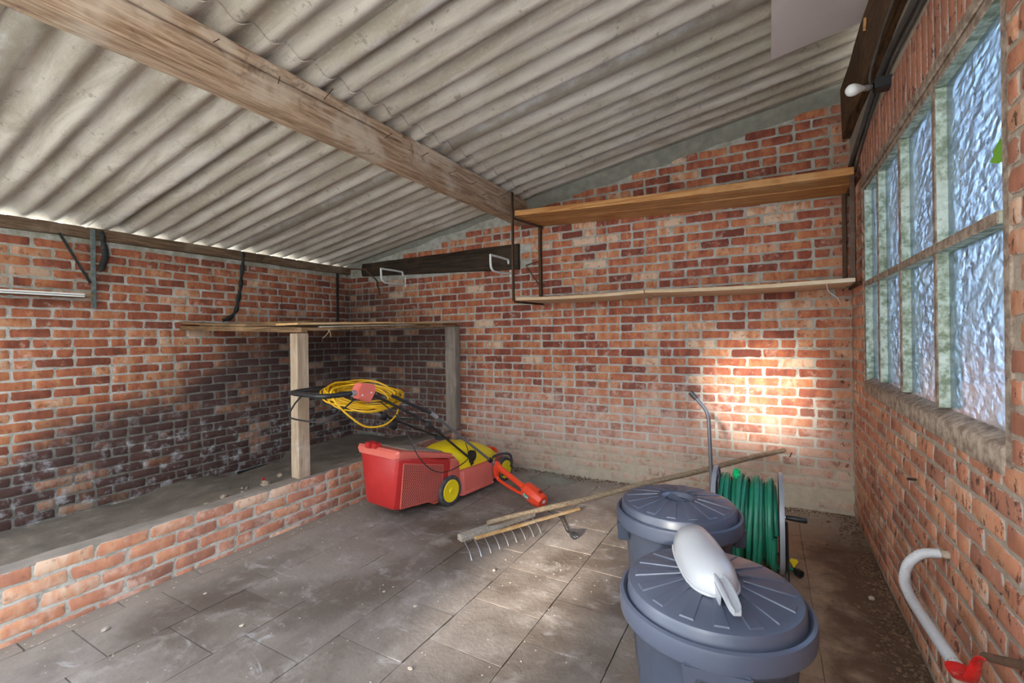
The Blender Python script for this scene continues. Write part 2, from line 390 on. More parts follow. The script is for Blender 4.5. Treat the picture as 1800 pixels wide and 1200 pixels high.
# ---------------------------------------------------------------- mesh helpers
def mw(o):
    m = o.matrix_basis.copy()
    while o.parent:
        o = o.parent; m = o.matrix_basis @ m
    return m

class MB:
    def __init__(s): s.v = []; s.f = []; s.mi = []
    def addm(s, vs, fs, mat=0):
        b = len(s.v); s.v += [Vector(q) for q in vs]
        s.f += [[b + i for i in f] for f in fs]; s.mi += [mat] * len(fs)
        return s
    def box(s, lo, hi, M_=None, mat=0):
        x0, y0, z0 = lo; x1, y1, z1 = hi
        vs = [Vector(q) for q in ((x0,y0,z0),(x1,y0,z0),(x1,y1,z0),(x0,y1,z0),(x0,y0,z1),(x1,y0,z1),(x1,y1,z1),(x0,y1,z1))]
        if M_ is not None: vs = [M_ @ q for q in vs]
        return s.addm(vs, [(3,2,1,0),(4,5,6,7),(0,1,5,4),(1,2,6,5),(2,3,7,6),(3,0,4,7)], mat)
    def beam(s, a, b, w_, h, up=(0, 0, 1), mat=0, rings=1, jit=0):
        """rectangular bar from a to b; w across, h along up"""
        a = Vector(a); b = Vector(b); d = (b - a).normalized(); u = Vector(up)
        sd = d.cross(u)
        if sd.length < 1e-4: sd = d.cross(Vector((1, 0, 0)))
        sd.normalize(); u = sd.cross(d).normalized()
        vs = []; fs = []
        for i in range(rings + 1):
            c = a.lerp(b, i / rings)
            for sx_, sz_ in ((-1,-1),(1,-1),(1,1),(-1,1)):
                vs.append(c + sd * (sx_ * w_ / 2 + rnd.uniform(-jit, jit)) + u * (sz_ * h / 2 + rnd.uniform(-jit, jit)))
        for i in range(rings):
            for k in range(4):
                fs.append((i*4+k, i*4+(k+1)%4, (i+1)*4+(k+1)%4, (i+1)*4+k))
        fs += [(3,2,1,0), tuple(rings*4+k for k in range(4))]
        return s.addm(vs, fs, mat)
    def tube(s, pts, r, seg=8, closed=False, mat=0, flat=1.0):
        pts = [Vector(p) for p in pts]; n = len(pts)
        rr = r if isinstance(r, (list, tuple)) else [r] * n
        T = []
        for i in range(n):
            if closed: t = pts[(i+1) % n] - pts[i-1]
            else: t = pts[min(i+1, n-1)] - pts[max(i-1, 0)]
            T.append(t.normalized())
        ref = Vector((0, 0, 1)) if abs(T[0].z) < 0.9 else Vector((1, 0, 0))
        nrm = (ref - T[0] * ref.dot(T[0])).normalized()
        vs = []; fs = []
        for i in range(n):
            nrm = (nrm - T[i] * nrm.dot(T[i]))
            nrm = nrm.normalized() if nrm.length > 1e-6 else T[i].orthogonal().normalized()
            bi = T[i].cross(nrm)
            for k in range(seg):
                a = 2 * PI * k / seg
                vs.append(pts[i] + (nrm * math.cos(a) * flat + bi * math.sin(a)) * rr[i])
        m = n if closed else n - 1
        for i in range(m):
            j = (i + 1) % n
            for k in range(seg):
                fs.append((i*seg+k, i*seg+(k+1)%seg, j*seg+(k+1)%seg, j*seg+k))
        if not closed:
            fs.append(tuple(reversed(range(seg)))); fs.append(tuple((n-1)*seg+k for k in range(seg)))
        return s.addm(vs, fs, mat)
    def lathe(s, prof, seg=48, M_=None, mat=0, cap=(True, True), fn=None):
        vs = []; fs = []
        for (r, z) in prof:
            for k in range(seg):
                a = 2 * PI * k / seg
                q = fn(r, a) if fn else r
                v = Vector((q * math.cos(a), q * math.sin(a), z))
                vs.append(M_ @ v if M_ is not None else v)
        for i in range(len(prof) - 1):
            for k in range(seg):
                fs.append((i*seg+k, i*seg+(k+1)%seg, (i+1)*seg+(k+1)%seg, (i+1)*seg+k))
        if cap[0]: fs.append(tuple(reversed(range(seg))))
        if cap[1]: fs.append(tuple((len(prof)-1)*seg+k for k in range(seg)))
        return s.addm(vs, fs, mat)
    def prism(s, pts, h0, h1, M_=None, mat=0):
        """outline in local xy, extruded in z from h0 to h1"""
        n = len(pts)
        vs = [Vector((x, y, h0)) for x, y in pts] + [Vector((x, y, h1)) for x, y in pts]
        if M_ is not None: vs = [M_ @ q for q in vs]
        fs = [tuple(reversed(range(n))), tuple(range(n, 2*n))] + [(i, (i+1)%n, n+(i+1)%n, n+i) for i in range(n)]
        return s.addm(vs, fs, mat)
    def loft(s, rings, mat=0, cap=True, closed=True):
        n = len(rings[0]); vs = [q for r in rings for q in r]; fs = []
        for i in range(len(rings) - 1):
            for k in range(n if closed else n - 1):
                fs.append((i*n+k, i*n+(k+1)%n, (i+1)*n+(k+1)%n, (i+1)*n+k))
        if cap: fs += [tuple(reversed(range(n))), tuple((len(rings)-1)*n+k for k in range(n))]
        return s.addm(vs, fs, mat)
    def build(s, name, mats, parent=None, bevel=0, smooth=40, local=False, seg=2, at=None):
        """vertices are given in room coordinates unless local=True"""
        me = bpy.data.meshes.new(name)
        vs = s.v
        org = None
        if at is not None:
            org = Vector(at); vs = [q - org for q in vs] if not local else vs
        if parent is not None and not local:
            inv = mw(parent).inverted()
            if org is not None: R = inv.to_3x3(); vs = [R @ q for q in vs]; org = inv @ org
            else: vs = [inv @ q for q in vs]
        me.from_pydata([tuple(q) for q in vs], [], s.f)
        if not isinstance(mats, (list, tuple)): mats = [mats]
        for m in mats: me.materials.append(m)
        for p, i in zip(me.polygons, s.mi): p.material_index = i
        bm = bmesh.new(); bm.from_mesh(me)
        bmesh.ops.recalc_face_normals(bm, faces=bm.faces)
        if bevel:
            ed = [e_ for e_ in bm.edges if len(e_.link_faces) == 2 and e_.calc_face_angle(0) > 0.6]
            bmesh.ops.bevel(bm, geom=ed, offset=bevel, segments=seg, affect='EDGES', clamp_overlap=True)
        bm.to_mesh(me); bm.free()
        if smooth:
            me.shade_smooth(); me.set_sharp_from_angle(angle=math.radians(smooth))
        o = bpy.data.objects.new(name, me)
        if org is not None: o.location = org
        COL.objects.link(o)
        if parent is not None: o.parent = parent
        return o

def tag(o, label=None, cat=None, group=None, kind=None):
    if label: o['label'] = label
    if cat: o['category'] = cat
    if group: o['group'] = group
    if kind: o['kind'] = kind
    return o
def thing(name, label, cat, loc, rotz=0.0, group=None):
    o = bpy.data.objects.new(name, None); o.empty_display_size = 0.1
    o.location = loc; o.rotation_euler = (0, 0, rotz); COL.objects.link(o)
    return tag(o, label, cat, group)
def link(name, me, parent, loc, rot=(0, 0, 0), sc=(1, 1, 1)):
    o = bpy.data.objects.new(name, me); o.location = loc; o.rotation_euler = rot; o.scale = sc
    COL.objects.link(o); o.parent = parent
    return o
def bez(pts, n=8):
    """Catmull-Rom through pts"""
    P_ = [Vector(p) for p in pts]; out = []
    for i in range(len(P_) - 1):
        p0 = P_[max(i-1, 0)]; p1 = P_[i]; p2 = P_[i+1]; p3 = P_[min(i+2, len(P_)-1)]
        for k in range(n):
            t = k / n
            out.append(0.5 * ((2*p1) + (p2-p0)*t + (2*p0-5*p1+4*p2-p3)*t*t + (3*p1-p0-3*p2+p3)*t**3))
    out.append(P_[-1]); return out

# ---- a camera model used only to rank bricks by how large they show
_cam = SC.camera
_ci = _cam.matrix_world.inverted()
def px(p):
    q = _ci @ Vector(p)
    if q.z > -0.05: return None
    return 900 + 801 * q.x / -q.z, 592 - 801 * q.y / -q.z, -q.z

# ---------------------------------------------------------------- bricks
def brick_mesh(L, H, seed, mat, T=0.02):
    r = random.Random(seed)
    n = []
    hx, hz = L / 2, H / 2
    base = [(-hx, -hz*0.7), (-hx*0.93, -hz), (-0.3*hx, -hz), (0.35*hx, -hz), (hx*0.94, -hz), (hx, -hz*0.6),
            (hx, hz*0.65), (hx*0.92, hz), (0.1*hx, hz), (-hx*0.93, hz), (-hx, hz*0.6)]
    per = [(x + r.uniform(-.0055, .0055), z + r.uniform(-.0036, .0036)) for x, z in base]
    vs = []; ed = []
    for x, z in per: vs.append((x, T, z)); ed.append(0)
    for x, z in per: vs.append((x, -0.0025, z)); ed.append(0)
    k = len(per); ins = 0.007
    for x, z in per:
        d = max(abs(x) / hx, abs(z) / hz)
        vs.append((x * (1 - ins / hx), -0.0062 + r.uniform(-.0012, .0012), z * (1 - ins / hz))); ed.append(1)
    fs = [tuple(i + q for q in (0,)) for i in ()]
    for a in (0, k):
        for i in range(k):
            j = (i + 1) % k
            fs.append((a+i, a+j, a+k+j, a+k+i))
    fs.append(tuple(range(2*k, 3*k)))
    me = bpy.data.meshes.new('brick')
    me.from_pydata(vs, [], fs)
    bm = bmesh.new(); bm.from_mesh(me); bmesh.ops.recalc_face_normals(bm, faces=bm.faces)
    bm.to_mesh(me); bm.free()
    at = me.attributes.new('edge', 'FLOAT', 'POINT')
    at.data.foreach_set('value', [float(q) for q in ed])
    me.materials.append(mat)
    me.shade_smooth(); me.set_sharp_from_angle(angle=math.radians(50))
    return me
VAR = {}
def variants(L, H, mat):
    key = (round(L, 3), round(H, 3), mat.name)
    if key not in VAR: VAR[key] = [brick_mesh(L, H, hash(key) % 1000 + i * 13, mat) for i in range(7)]
    return VAR[key]

def place_bricks(root, specs, rotz, mat, limit=300):
    """specs: list of (centre in room coords, L, H, tilt).  the largest in view become parts, the rest one stuff part"""
    R = Matrix.Rotation(rotz, 3, 'Z'); ux = R @ Vector((1, 0, 0))
    ranked = []
    for c, L, H, ti in specs:
        c = Vector(c); q0 = px(c); a = 0
        if q0 and -40 < q0[0] < 1840 and -40 < q0[1] < 1240:
            q1, q2 = px(c - ux * L / 2), px(c + ux * L / 2); q3, q4 = px(c - Vector((0, 0, H/2))), px(c + Vector((0, 0, H/2)))
            if q1 and q2 and q3 and q4: a = abs(q2[0] - q1[0]) * abs(q4[1] - q3[1])
        ranked.append((a, c, L, H, ti))
    ranked.sort(key=lambda t: -t[0])
    inv = mw(root).inverted()
    rest_v, rest_f, rest_e, rest_t = [], [], [], []
    for i, (a, c, L, H, ti) in enumerate(ranked):
        vs = variants(L, H, mat); me = vs[rnd.randrange(len(vs))]
        tint = min(1, max(0, rnd.gauss(0.45, 0.26)))
        sy = rnd.choice((1, 1, 1, -1)); ty = rnd.uniform(-0.0015, 0.0015); tz = rnd.uniform(-0.002, 0.002)
        if i < limit and a > 90:
            o = link('brick', me, root, inv @ (c + Vector((0, 0, tz))), (0, ti, rotz))
            o['tint'] = tint
        else:
            T_ = Matrix.Translation(c + Vector((0, 0, tz))) @ Matrix.Rotation(rotz, 4, 'Z') @ Matrix.Rotation(ti, 4, 'Y')
            b = len(rest_v); T_ = inv @ T_
            rest_v += [tuple(T_ @ v.co) for v in me.vertices]
            rest_f += [[b + k for k in p.vertices] for p in me.polygons]
            rest_e += [d.value for d in me.attributes['edge'].data]
            rest_t += [tint] * len(me.vertices)
    if rest_v:
        me = bpy.data.meshes.new('small_bricks'); me.from_pydata(rest_v, [], rest_f); me.materials.append(mat)
        at = me.attributes.new('edge', 'FLOAT', 'POINT'); at.data.foreach_set('value', rest_e)
        at = me.attributes.new('tint', 'FLOAT', 'POINT'); at.data.foreach_set('value', rest_t)
        me.shade_smooth(); me.set_sharp_from_angle(angle=math.radians(50))
        o = bpy.data.objects.new('small_bricks', me); COL.objects.link(o); o.parent = root
        o['kind'] = 'stuff'

def course_bricks(u0, u1, phase, z, keep, to_room, tilt=0.0, half=0.10, H=0.0635, L=0.2195, pitch=PITCH):
    """one course between wall coordinates u0..u1"""
    out = []
    n0 = math.floor((u0 - phase) / pitch) - 1
    n1 = math.ceil((u1 - phase) / pitch) + 1
    for n in range(n0, n1):
        a = phase + n * pitch; b = a + L
        a = max(a, u0 + 0.004); b = min(b, u1 - 0.004)
        if b - a < 0.05: continue
        segs = [(a, b)]
        if b - a > 0.2 and rnd.random() < half:
            m = (a + b) / 2; segs = [(a, m - 0.007), (m + 0.007, b)]
        for p, q in segs:
            c = (p + q) / 2; Ls = round((q - p) / 0.02) * 0.02 if (q - p) < 0.21 else L
            if keep(c, z, q - p):
                out.append((to_room(c, z), min(Ls, q - p + .004), H, tilt + rnd.uniform(-.004, .004)))
    return out

# ---- wall_back
back = MB()
NB = 24
top = [(x, roof_z(x) + 0.03) for x in (W + 0.1, -0.1)]
back.prism([(-0.1, -0.06), (W + 0.1, -0.06)] + top, 0.0, 0.12, Matrix.Rotation(PI/2, 4, 'X') @ Matrix.Translation((0, 0, -0.12)))
wall_back = tag(back.build('wall_back', M['mortar'], smooth=0), kind='structure')
specs = []
for k in range(0, 42):
    z = Z0 + COURSE * (k + 0.5)
    ph = 4.822 if abs(((z - 1.001) / COURSE) % 2) < 1 else 4.822 + PITCH / 2
    ph += rnd.uniform(-.006, .006)
    keep = lambda c, z_, l: (z_ + 0.045 < roof_z(c - l / 2) - 0.055 - 0.03 * mnoise.noise(Vector((c * 2, 5, 0)))) \
        and not (0.27 < c < 2.63 and 2.10 < z_ < 2.36) and not (z_ < 0.18 and rnd.random() < 0.35)
    specs += course_bricks(0.0, W, ph % PITCH, z, keep, lambda c, z_: (c, 0.0, z_), half=0.13)
place_bricks(wall_back, specs, 0.0, M['brick'])
# cement fillet under the roof along the back wall
f = MB(); vs = []; n = 60
for i in range(n + 1):
    x = W * i / n; zt = roof_z(x) + 0.015; hgt = (0.055 if x < 2.7 else 0.10) + 0.03 * mnoise.noise(Vector((x * 3, 0, 3))) + (0.03 if x > 2.7 else 0)
    for y_, z_ in ((0.01, zt), (-0.035, zt), (-0.024, zt - hgt * 0.6), (0.0, zt - hgt)): vs.append((x, y_, z_ + 0.008 * mnoise.noise(Vector((x * 9, z_ * 5, 1)))))
fs = [(4*i+a, 4*i+a+1, 4*i+a+5, 4*i+a+4) for i in range(n) for a in range(3)]
f.addm(vs, fs); f.build('cement_fillet', M['render'], wall_back)

# ---- wall_left (opening beyond the camera, out of view)
lw = MB()
lw.box((-0.11, -4.75, -0.06), (0, 0.11, 2.24))
wall_left = tag(lw.build('wall_left', M['mortar'], smooth=0), kind='structure')
specs = []
for k in range(-1, 29):
    z = Z0 + COURSE * (k + 0.5)
    if z > 2.16: break
    ph = -3.004 if abs(((z - 1.41) / COURSE + 0.5) % 2) < 1 else -3.004 + PITCH / 2
    ph += rnd.uniform(-.008, .008)
    specs += course_bricks(-4.2, -0.005, ph, z, lambda c, z_, l: not (z_ < 0.03 and -1.52 < c < -1.12), lambda c, z_: (0.0, c, z_), half=0.10)
place_bricks(wall_left, specs, PI / 2, M['brick'])

# ---- wall_right with the window opening
WY0, WY1, WZ0, WZ1 = -2.53, -0.51, 1.062, 2.335
rw = MB()
TH = 0.11
rw.box((W, -4.75, -0.06), (W + TH, 0.11, WZ0))
rw.box((W, WY1, WZ0), (W + TH, 0.11, WZ1))
rw.box((W, -4.75, WZ0), (W + TH, WY0, WZ1))
rw.box((W, -4.75, WZ1), (W + TH, 0.11, 3.245))
wall_right = tag(rw.build('wall_right', M['mortar'], smooth=0), kind='structure')
specs = []
for k in range(0, 41):
    z = Z0 + COURSE * (k + 0.5)
    ph = -1.0 + (PITCH / 2 if k % 2 else 0) + rnd.uniform(-.01, .01)
    def keep(c, z_, l):
        if z_ > 2.69: return False
        inside = -c > WY0 - l / 2 - 0.03 and -c < WY1 + l / 2 + 0.02
        if inside and WZ0 - 0.05 < z_ < WZ1 + 0.36: return False
        return True
    def room(c, z_): return (W, -c, z_)
    segs = [(0.0, 4.3)]
    if WZ0 - 0.05 < z < 2.70: segs = [(0.0, -WY1 - 0.02), (-WY0 + 0.03, 4.3)]
    for a, b in segs:
        specs += course_bricks(a, b, ph, z, lambda c, z_, l: z_ < 2.69, room, half=0.06)
place_bricks(wall_right, specs, -PI / 2, M['brick'])
# soldier course over the window
sol = []
y = WY1 + 0.03
k = 0
while y > -4.1:
    o_len = 0.262
    sol.append(((W, y, 2.385 + o_len / 2), 0.0635, o_len, rnd.uniform(-.012, .012)))
    y -= 0.0765 + rnd.uniform(-.002, .002)
sv = [brick_mesh(0.0635, 0.262, 900 + i, M['brick']) for i in range(5)]
for c, L, H, ti in sol:
    o = link('soldier_brick', sv[rnd.randrange(5)], wall_right, c, (0, ti, -PI / 2)); o['tint'] = max(0, min(1, rnd.gauss(0.12, 0.10)))

# ---- added unseen wall behind the camera, its gaps cut to shape the sun patches
fw_ = MB()
holes = [(3.30, 3.90, 1.18, 1.54), (4.33, 4.56, 1.70, 1.86), (4.34, 4.92, 2.42, 3.02)]
xs = sorted({-1.5, W + 1.5} | {h[0] for h in holes} | {h[1] for h in holes})
for i in range(len(xs) - 1):
    a, b = xs[i], xs[i+1]; zc = [(-0.06, 3.9)]
    inn = sorted([h for h in holes if h[0] <= a and b <= h[1]], key=lambda h: h[2]); z_ = -0.06; zc = []
    for h in inn: zc.append((z_, h[2])); z_ = h[3]
    zc.append((z_, 3.9))
    for lo, hi in zc: fw_.box((a, YF - 0.05, lo), (b, YF, hi))
for h in holes[1:]:                       # bars added in the two upper gaps to weaken the sun
    k = h[0] + 0.02
    while k < h[1]: fw_.box((k, YF - 0.04, h[2]), (k + 0.028, YF - 0.015, h[3])); k += 0.056
tag(fw_.build('sun_mask_wall', simple('white_render', (0.72, 0.70, 0.66), 0.9), smooth=0), kind='structure')

# ---- low brick kerb of the hearth
lk = MB(); lk.box((LOWX - 0.11, -4.4, -0.05), (LOWX, 0.0, LOWTOP - 0.006))
n = 80; vs = []
for i in range(n + 1):
    y_ = -4.4 + 4.4 * i / n
    for dx, dz in ((-0.115, -0.004), (-0.10, 0.004), (-0.012, 0.006), (0.003, -0.006)):
        vs.append((LOWX + dx + 0.004 * mnoise.noise(Vector((y_ * 9, dx * 20, 2))), y_, LOWTOP + dz + 0.005 * mnoise.noise(Vector((y_ * 7, dx * 30, 0)))))
lk.addm(vs, [(4*i+a, 4*i+a+1, 4*i+a+5, 4*i+a+4) for i in range(n) for a in range(3)], mat=1)
wall_low = tag(lk.build('wall_low', [M['mortar'], M['coping']], smooth=30), kind='structure')
specs = []
cz = 0.0775
for k in range(-1, 5):
    z = LOWTOP - 0.034 - cz * (4 - k)
    if z < -0.03: continue
    ph = (0 if k % 2 else PITCH / 2) - 3.11 + rnd.uniform(-.01, .01)
    specs += course_bricks(-4.3, -0.01, ph, z, lambda c, z_, l: True, lambda c, z_: (LOWX, c, z_), half=0.12)
place_bricks(wall_low, specs, PI / 2, M['brick_pale'])

# ---- floor: base, slabs one by one
fl = MB(); fl.box((-0.11, -4.75, -0.12), (W + 0.11, 0.11, -0.012))
floor = tag(fl.build('floor', M['floor'], smooth=0), kind='structure')
def slab_mesh(seed):
    r = random.Random(seed); mb = MB(); hx, hy = 0.1925, 0.1825
    nx = 5; pts = []
    for j in range(nx + 1):
        for i in range(nx + 1):
            x = -hx + 2 * hx * i / nx; y_ = -hy + 2 * hy * j / nx
            e_ = i in (0, nx) or j in (0, nx)
            if e_: x += r.uniform(-.0012, .0012); y_ += r.uniform(-.0012, .0012)
            pts.append((x, y_, r.uniform(-.0012, .0010) - (0.0022 if e_ else 0)))
    fs = [(j*(nx+1)+i, j*(nx+1)+i+1, (j+1)*(nx+1)+i+1, (j+1)*(nx+1)+i) for j in range(nx) for i in range(nx)]
    ring = [i for i in range(nx)] + [i*(nx+1)+nx for i in range(nx)] + [nx*(nx+1)+nx-i for i in range(nx)] + [(nx-i)*(nx+1) for i in range(nx)]
    b = len(pts); pts += [(pts[i][0], pts[i][1], -0.02) for i in ring]
    m = len(ring)
    fs += [(ring[i], b+i, b+(i+1)%m, ring[(i+1)%m]) for i in range(m)]
    me = bpy.data.meshes.new('slab'); me.from_pydata(pts, [], fs); me.materials.append(M['floor'])
    bm = bmesh.new(); bm.from_mesh(me); bmesh.ops.recalc_face_normals(bm, faces=bm.faces); bm.to_mesh(me); bm.free()
    me.shade_smooth(); me.set_sharp_from_angle(angle=math.radians(40))
    return me
slabs = [slab_mesh(50 + i) for i in range(8)]
for i in range(10):
    x = 3.86 + 0.39 * 4 - 0.195 - 0.39 * i
    if x < LOWX - 0.1: break
    off = (0.0 if i % 2 else 0.185) + rnd.uniform(-.03, .03)
    for j in range(13):
        y = -0.19 - 0.371 * j - off + 0.185
        if y < -4.3 or y > -0.12: continue
        o = link('slab', slabs[rnd.randrange(8)], floor, (x, y, rnd.uniform(-.0015, .0010)), (rnd.uniform(-.003, .003), rnd.uniform(-.003, .003), rnd.choice((0, PI)) + rnd.uniform(-.004, .004)))
        o['tint'] = rnd.random()

# ---- ceiling: two rows of corrugated sheets, each one a part
ceiling = bpy.data.objects.new('ceiling', None); COL.objects.link(ceiling); ceiling['kind'] = 'structure'
WAVE = 0.1633; AMP = 0.0205
def corr(y_): return AMP * math.cos(2 * PI * (y_ + 0.02) / WAVE)
def sheet(x0, x1, y0, y1, off, nm='corrugated_sheet'):
    mb = MB(); ny = max(8, int((y1 - y0) / WAVE * 10)); nx = 6; t = 0.007
    vs = []
    for side in (0, 1):
        for i in range(nx + 1):
            x = x0 + (x1 - x0) * i / nx
            for j in range(ny + 1):
                y_ = y0 + (y1 - y0) * j / ny
                z = roof_z(x) + AMP + off + corr(y_) + t * side + 0.0015 * mnoise.noise(Vector((x * 3, y_ * 6, 4)))
                if not side and x0 > 1 and i == 0: z += 0.001
                vs.append((x, y_, z))
    N_ = (nx + 1) * (ny + 1); fs = []
    for i in range(nx):
        for j in range(ny):
            a = i * (ny + 1) + j; b = a + ny + 1
            fs.append((a, a+1, b+1, b)); fs.append((N_+a, N_+b, N_+b+1, N_+a+1))
    for i in range(nx):
        for j in (0, ny):
            a = i*(ny+1)+j; b = a+ny+1; fs.append((a, b, N_+b, N_+a))
    for j in range(ny):
        for i in (0, nx):
            a = i*(ny+1)+j; fs.append((a, a+1, N_+a+1, N_+a))
    mb.addm(vs, fs)
    return mb.build(nm, M['sheet'], ceiling, smooth=50)
joints = [0.12, -0.52, -1.575, -2.635, -3.70, -4.76]
for row, (x0, x1, o0) in enumerate(((-0.16, 2.765, 0.0), (2.60, 5.70, 0.010))):
    for i in range(len(joints) - 1):
        y1, y0 = joints[i], joints[i+1]
        sheet(x0, x1, y0 - 0.0, y1 + (0.07 if i else 0), o0 + (0.014 if i % 2 else 0.0))

# ---------------------------------------------------------------- window_1
win = bpy.data.objects.new('window_1', None); win.location = (W, -1.5, WZ0); COL.objects.link(win); win['kind'] = 'structure'
GX = W + 0.036
mull_y = [-0.943, -1.436, -1.955]
def fr(name, lo, hi, mat='frame'):
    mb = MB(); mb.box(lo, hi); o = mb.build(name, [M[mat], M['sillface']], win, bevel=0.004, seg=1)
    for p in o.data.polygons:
        if p.normal.x < -0.7: p.material_index = 1  # room-facing faces take the darker brown material
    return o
D1 = W + 0.07
fr('window_frame', (W - 0.004, WY1 - 0.035, WZ0), (D1, WY1, WZ1))
fr('window_frame', (W + 0.004, WY0 - 0.02, WZ0), (D1, WY0 + 0.006, WZ1))
fr('window_frame', (W - 0.002, WY0 + 0.035, WZ1 - 0.035), (D1, WY1 - 0.035, WZ1))
for y in mull_y:
    fr('mullion', (W, y, WZ0 + 0.03), (D1, y + 0.036, WZ1 - 0.035))
fr('transom', (W - 0.006, WY0 + 0.03, 1.675), (D1, WY1 - 0.03, 1.712))
# sloping sill with a broad dirty face below
s_ = MB()
s_.prism([(-0.012, 0.0), (-0.012, -0.075), (0.09, -0.075), (0.09, 0.028), (0.036, 0.028)], WY0, WY1,
         Matrix.Translation((W, 0, WZ0)) @ Matrix.Rotation(PI/2, 4, 'X') @ Matrix.Scale(-1, 4, (0, 0, 1)))
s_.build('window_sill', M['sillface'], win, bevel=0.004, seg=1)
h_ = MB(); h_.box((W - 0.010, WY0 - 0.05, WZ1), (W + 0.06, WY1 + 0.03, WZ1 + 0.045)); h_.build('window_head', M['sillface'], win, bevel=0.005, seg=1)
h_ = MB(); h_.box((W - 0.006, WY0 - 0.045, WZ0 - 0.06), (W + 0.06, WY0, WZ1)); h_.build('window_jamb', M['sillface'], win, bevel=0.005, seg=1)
ys = [WY1 - 0.035] + [m for y in mull_y for m in (y + 0.036, y)] + [WY0 + 0.006]
for i in range(4):
    ya, yb = ys[2*i], ys[2*i+1]
    for za, zb in ((WZ0 + 0.026, 1.676), (1.711, WZ1 - 0.034)):
        mb = MB(); mb.box((GX, yb - 0.004, za), (GX + 0.004, ya + 0.004, zb)); mb.build('window_pane', M['glass'], win, smooth=0)

# outside: ground and the climbing leaves by the glass
gd = MB(); gd.box((W + 0.11, -4.75, -0.3), (40, 25, -0.14)); gd.box((-30, -4.75, -0.3), (-0.11, 25, -0.14)); gd.box((-30, 0.12, -0.3), (40, 30, -0.2)); gd.box((-30, -40, -0.3), (40, -4.75, -0.05))
tag(gd.build('ground_outside', M['gravel'], smooth=0), kind='structure')
def leaf_mesh(mb, c, size, nrm, rot, hearty=0.25):
    c = Vector(c); nrm = Vector(nrm).normalized()
    a = nrm.orthogonal().normalized(); a = Matrix.Rotation(rot, 3, nrm) @ a; b = nrm.cross(a)
    out = [(0, -0.5), (0.30, -0.42), (0.52, -0.05), (0.36, 0.10), (0.26, 0.42), (0, 0.72), (-0.26, 0.42), (-0.36, 0.10), (-0.52, -0.05), (-0.30, -0.42)]
    vs = [c + (a * x + b * y_) * size + nrm * (0.12 * size * abs(x)) for x, y_ in out]
    vs2 = [q - nrm * 0.0012 for q in vs]
    n_ = len(out)
    mb.addm(vs + vs2, [tuple(range(n_)), tuple(reversed(range(n_, 2*n_)))] + [(i, n_+i, n_+(i+1)%n_, (i+1)%n_) for i in range(n_)])
vine = thing('climbing_vine', 'green leaved climber growing up outside the hammered window glass', 'vine', (W + 0.2, -2.35, -0.14))
mb = MB(); stem = bez([(W + 0.22, -2.3, -0.14), (W + 0.16, -2.38, 0.8), (W + 0.13, -2.48, 1.6), (W + 0.14, -2.46, 2.4)], 6)
mb.tube(stem, 0.006, 6); mb.build('stem', M['plank'], vine)
for i in range(16):
    q = stem[3 + i % (len(stem) - 5)]; mb = MB()
    leaf_mesh(mb, (q.x + rnd.uniform(-.02, .08), q.y + rnd.uniform(-0.12, 0.10), q.z + rnd.uniform(-.1, .1)), rnd.uniform(.07, .11), (-1, rnd.uniform(-.4, .4), rnd.uniform(-.3, .5)), rnd.uniform(0, 6))
    mb.build('leaf', M['leaf_green'], vine)
mb = MB(); leaf_mesh(mb, (W + 0.024, -2.455, 1.885), 0.075, (-1, -0.4, 0.35), 1.4)
tag(mb.build('leaf', M['leaf_green']), 'single bright green leaf poking in at the near window jamb', 'leaf')

# ---------------------------------------------------------------- roof timbers
bt = thing('roof_beam', 'long pale weathered timber beam running under the corrugated roof', 'beam', (2.63, -2.0, 2.55))
mb = MB()
N_ = 40; vs = []; prof = [(2.560, 2.545), (2.700, 2.545), (2.700, None), (2.560, None)]
for i in range(N_ + 1):
    y = -4.74 + 4.76 * i / N_
    for x, z in prof:
        xx = x + 0.006 * mnoise.noise(Vector((x * 9, y * 1.7, 0))) ; zz = (roof_z(x) + 0.0 if z is None else z)
        if z is not None: zz += 0.007 * mnoise.noise(Vector((y * 2.1, x * 30, 3)))
        elif x > 2.65: xx -= 0.022 + 0.018 * mnoise.noise(Vector((y * 2.3, 1, 8)))
        vs.append((xx, y, zz))
fs = [(4*i+k, 4*i+(k+1)%4, 4*i+4+(k+1)%4, 4*i+4+k) for i in range(N_) for k in range(4)] + [(0,1,2,3), (4*N_, 4*N_+1, 4*N_+2, 4*N_+3)]
mb.addm(vs, fs); mb.build('beam_timber', M['beam'], bt, bevel=0.008, seg=2)
# split strip along the upper arris
mb = MB(); mb.beam((2.703, -4.7, 2.722), (2.699, -1.9, 2.738), 0.010, 0.052, rings=20, jit=0.002); mb.build('split_strip', M['beam'], bt, bevel=0.002)
for y, z, l, dz in ((-3.12, 2.705, 0.03, .02), (-2.80, 2.68, 0.028, .02), (-2.53, 2.715, 0.085, .035), (-2.06, 2.68, 0.05, .02), (-1.70, 2.685, 0.06, .01), (-1.38, 2.66, 0.06, .015), (-1.07, 2.665, 0.05, .01), (-0.62, 2.68, 0.10, .02), (-0.9, 2.62, 0.03, 0)):
    mb = MB(); a = Vector((2.698, y, z)); b = a + Vector((l, rnd.uniform(-.01, .02), dz))
    mb.tube([a, b], 0.0022, 6); mb.tube([b, b + (b - a).normalized() * 0.002], 0.0045, 6); mb.build('nail', M['nail'], bt)
cl = MB(); cl.box((2.70, -1.37, 2.655), (2.728, -1.10, 2.672)); cl.build('small_cleat', M['beam'], bt, bevel=0.002)

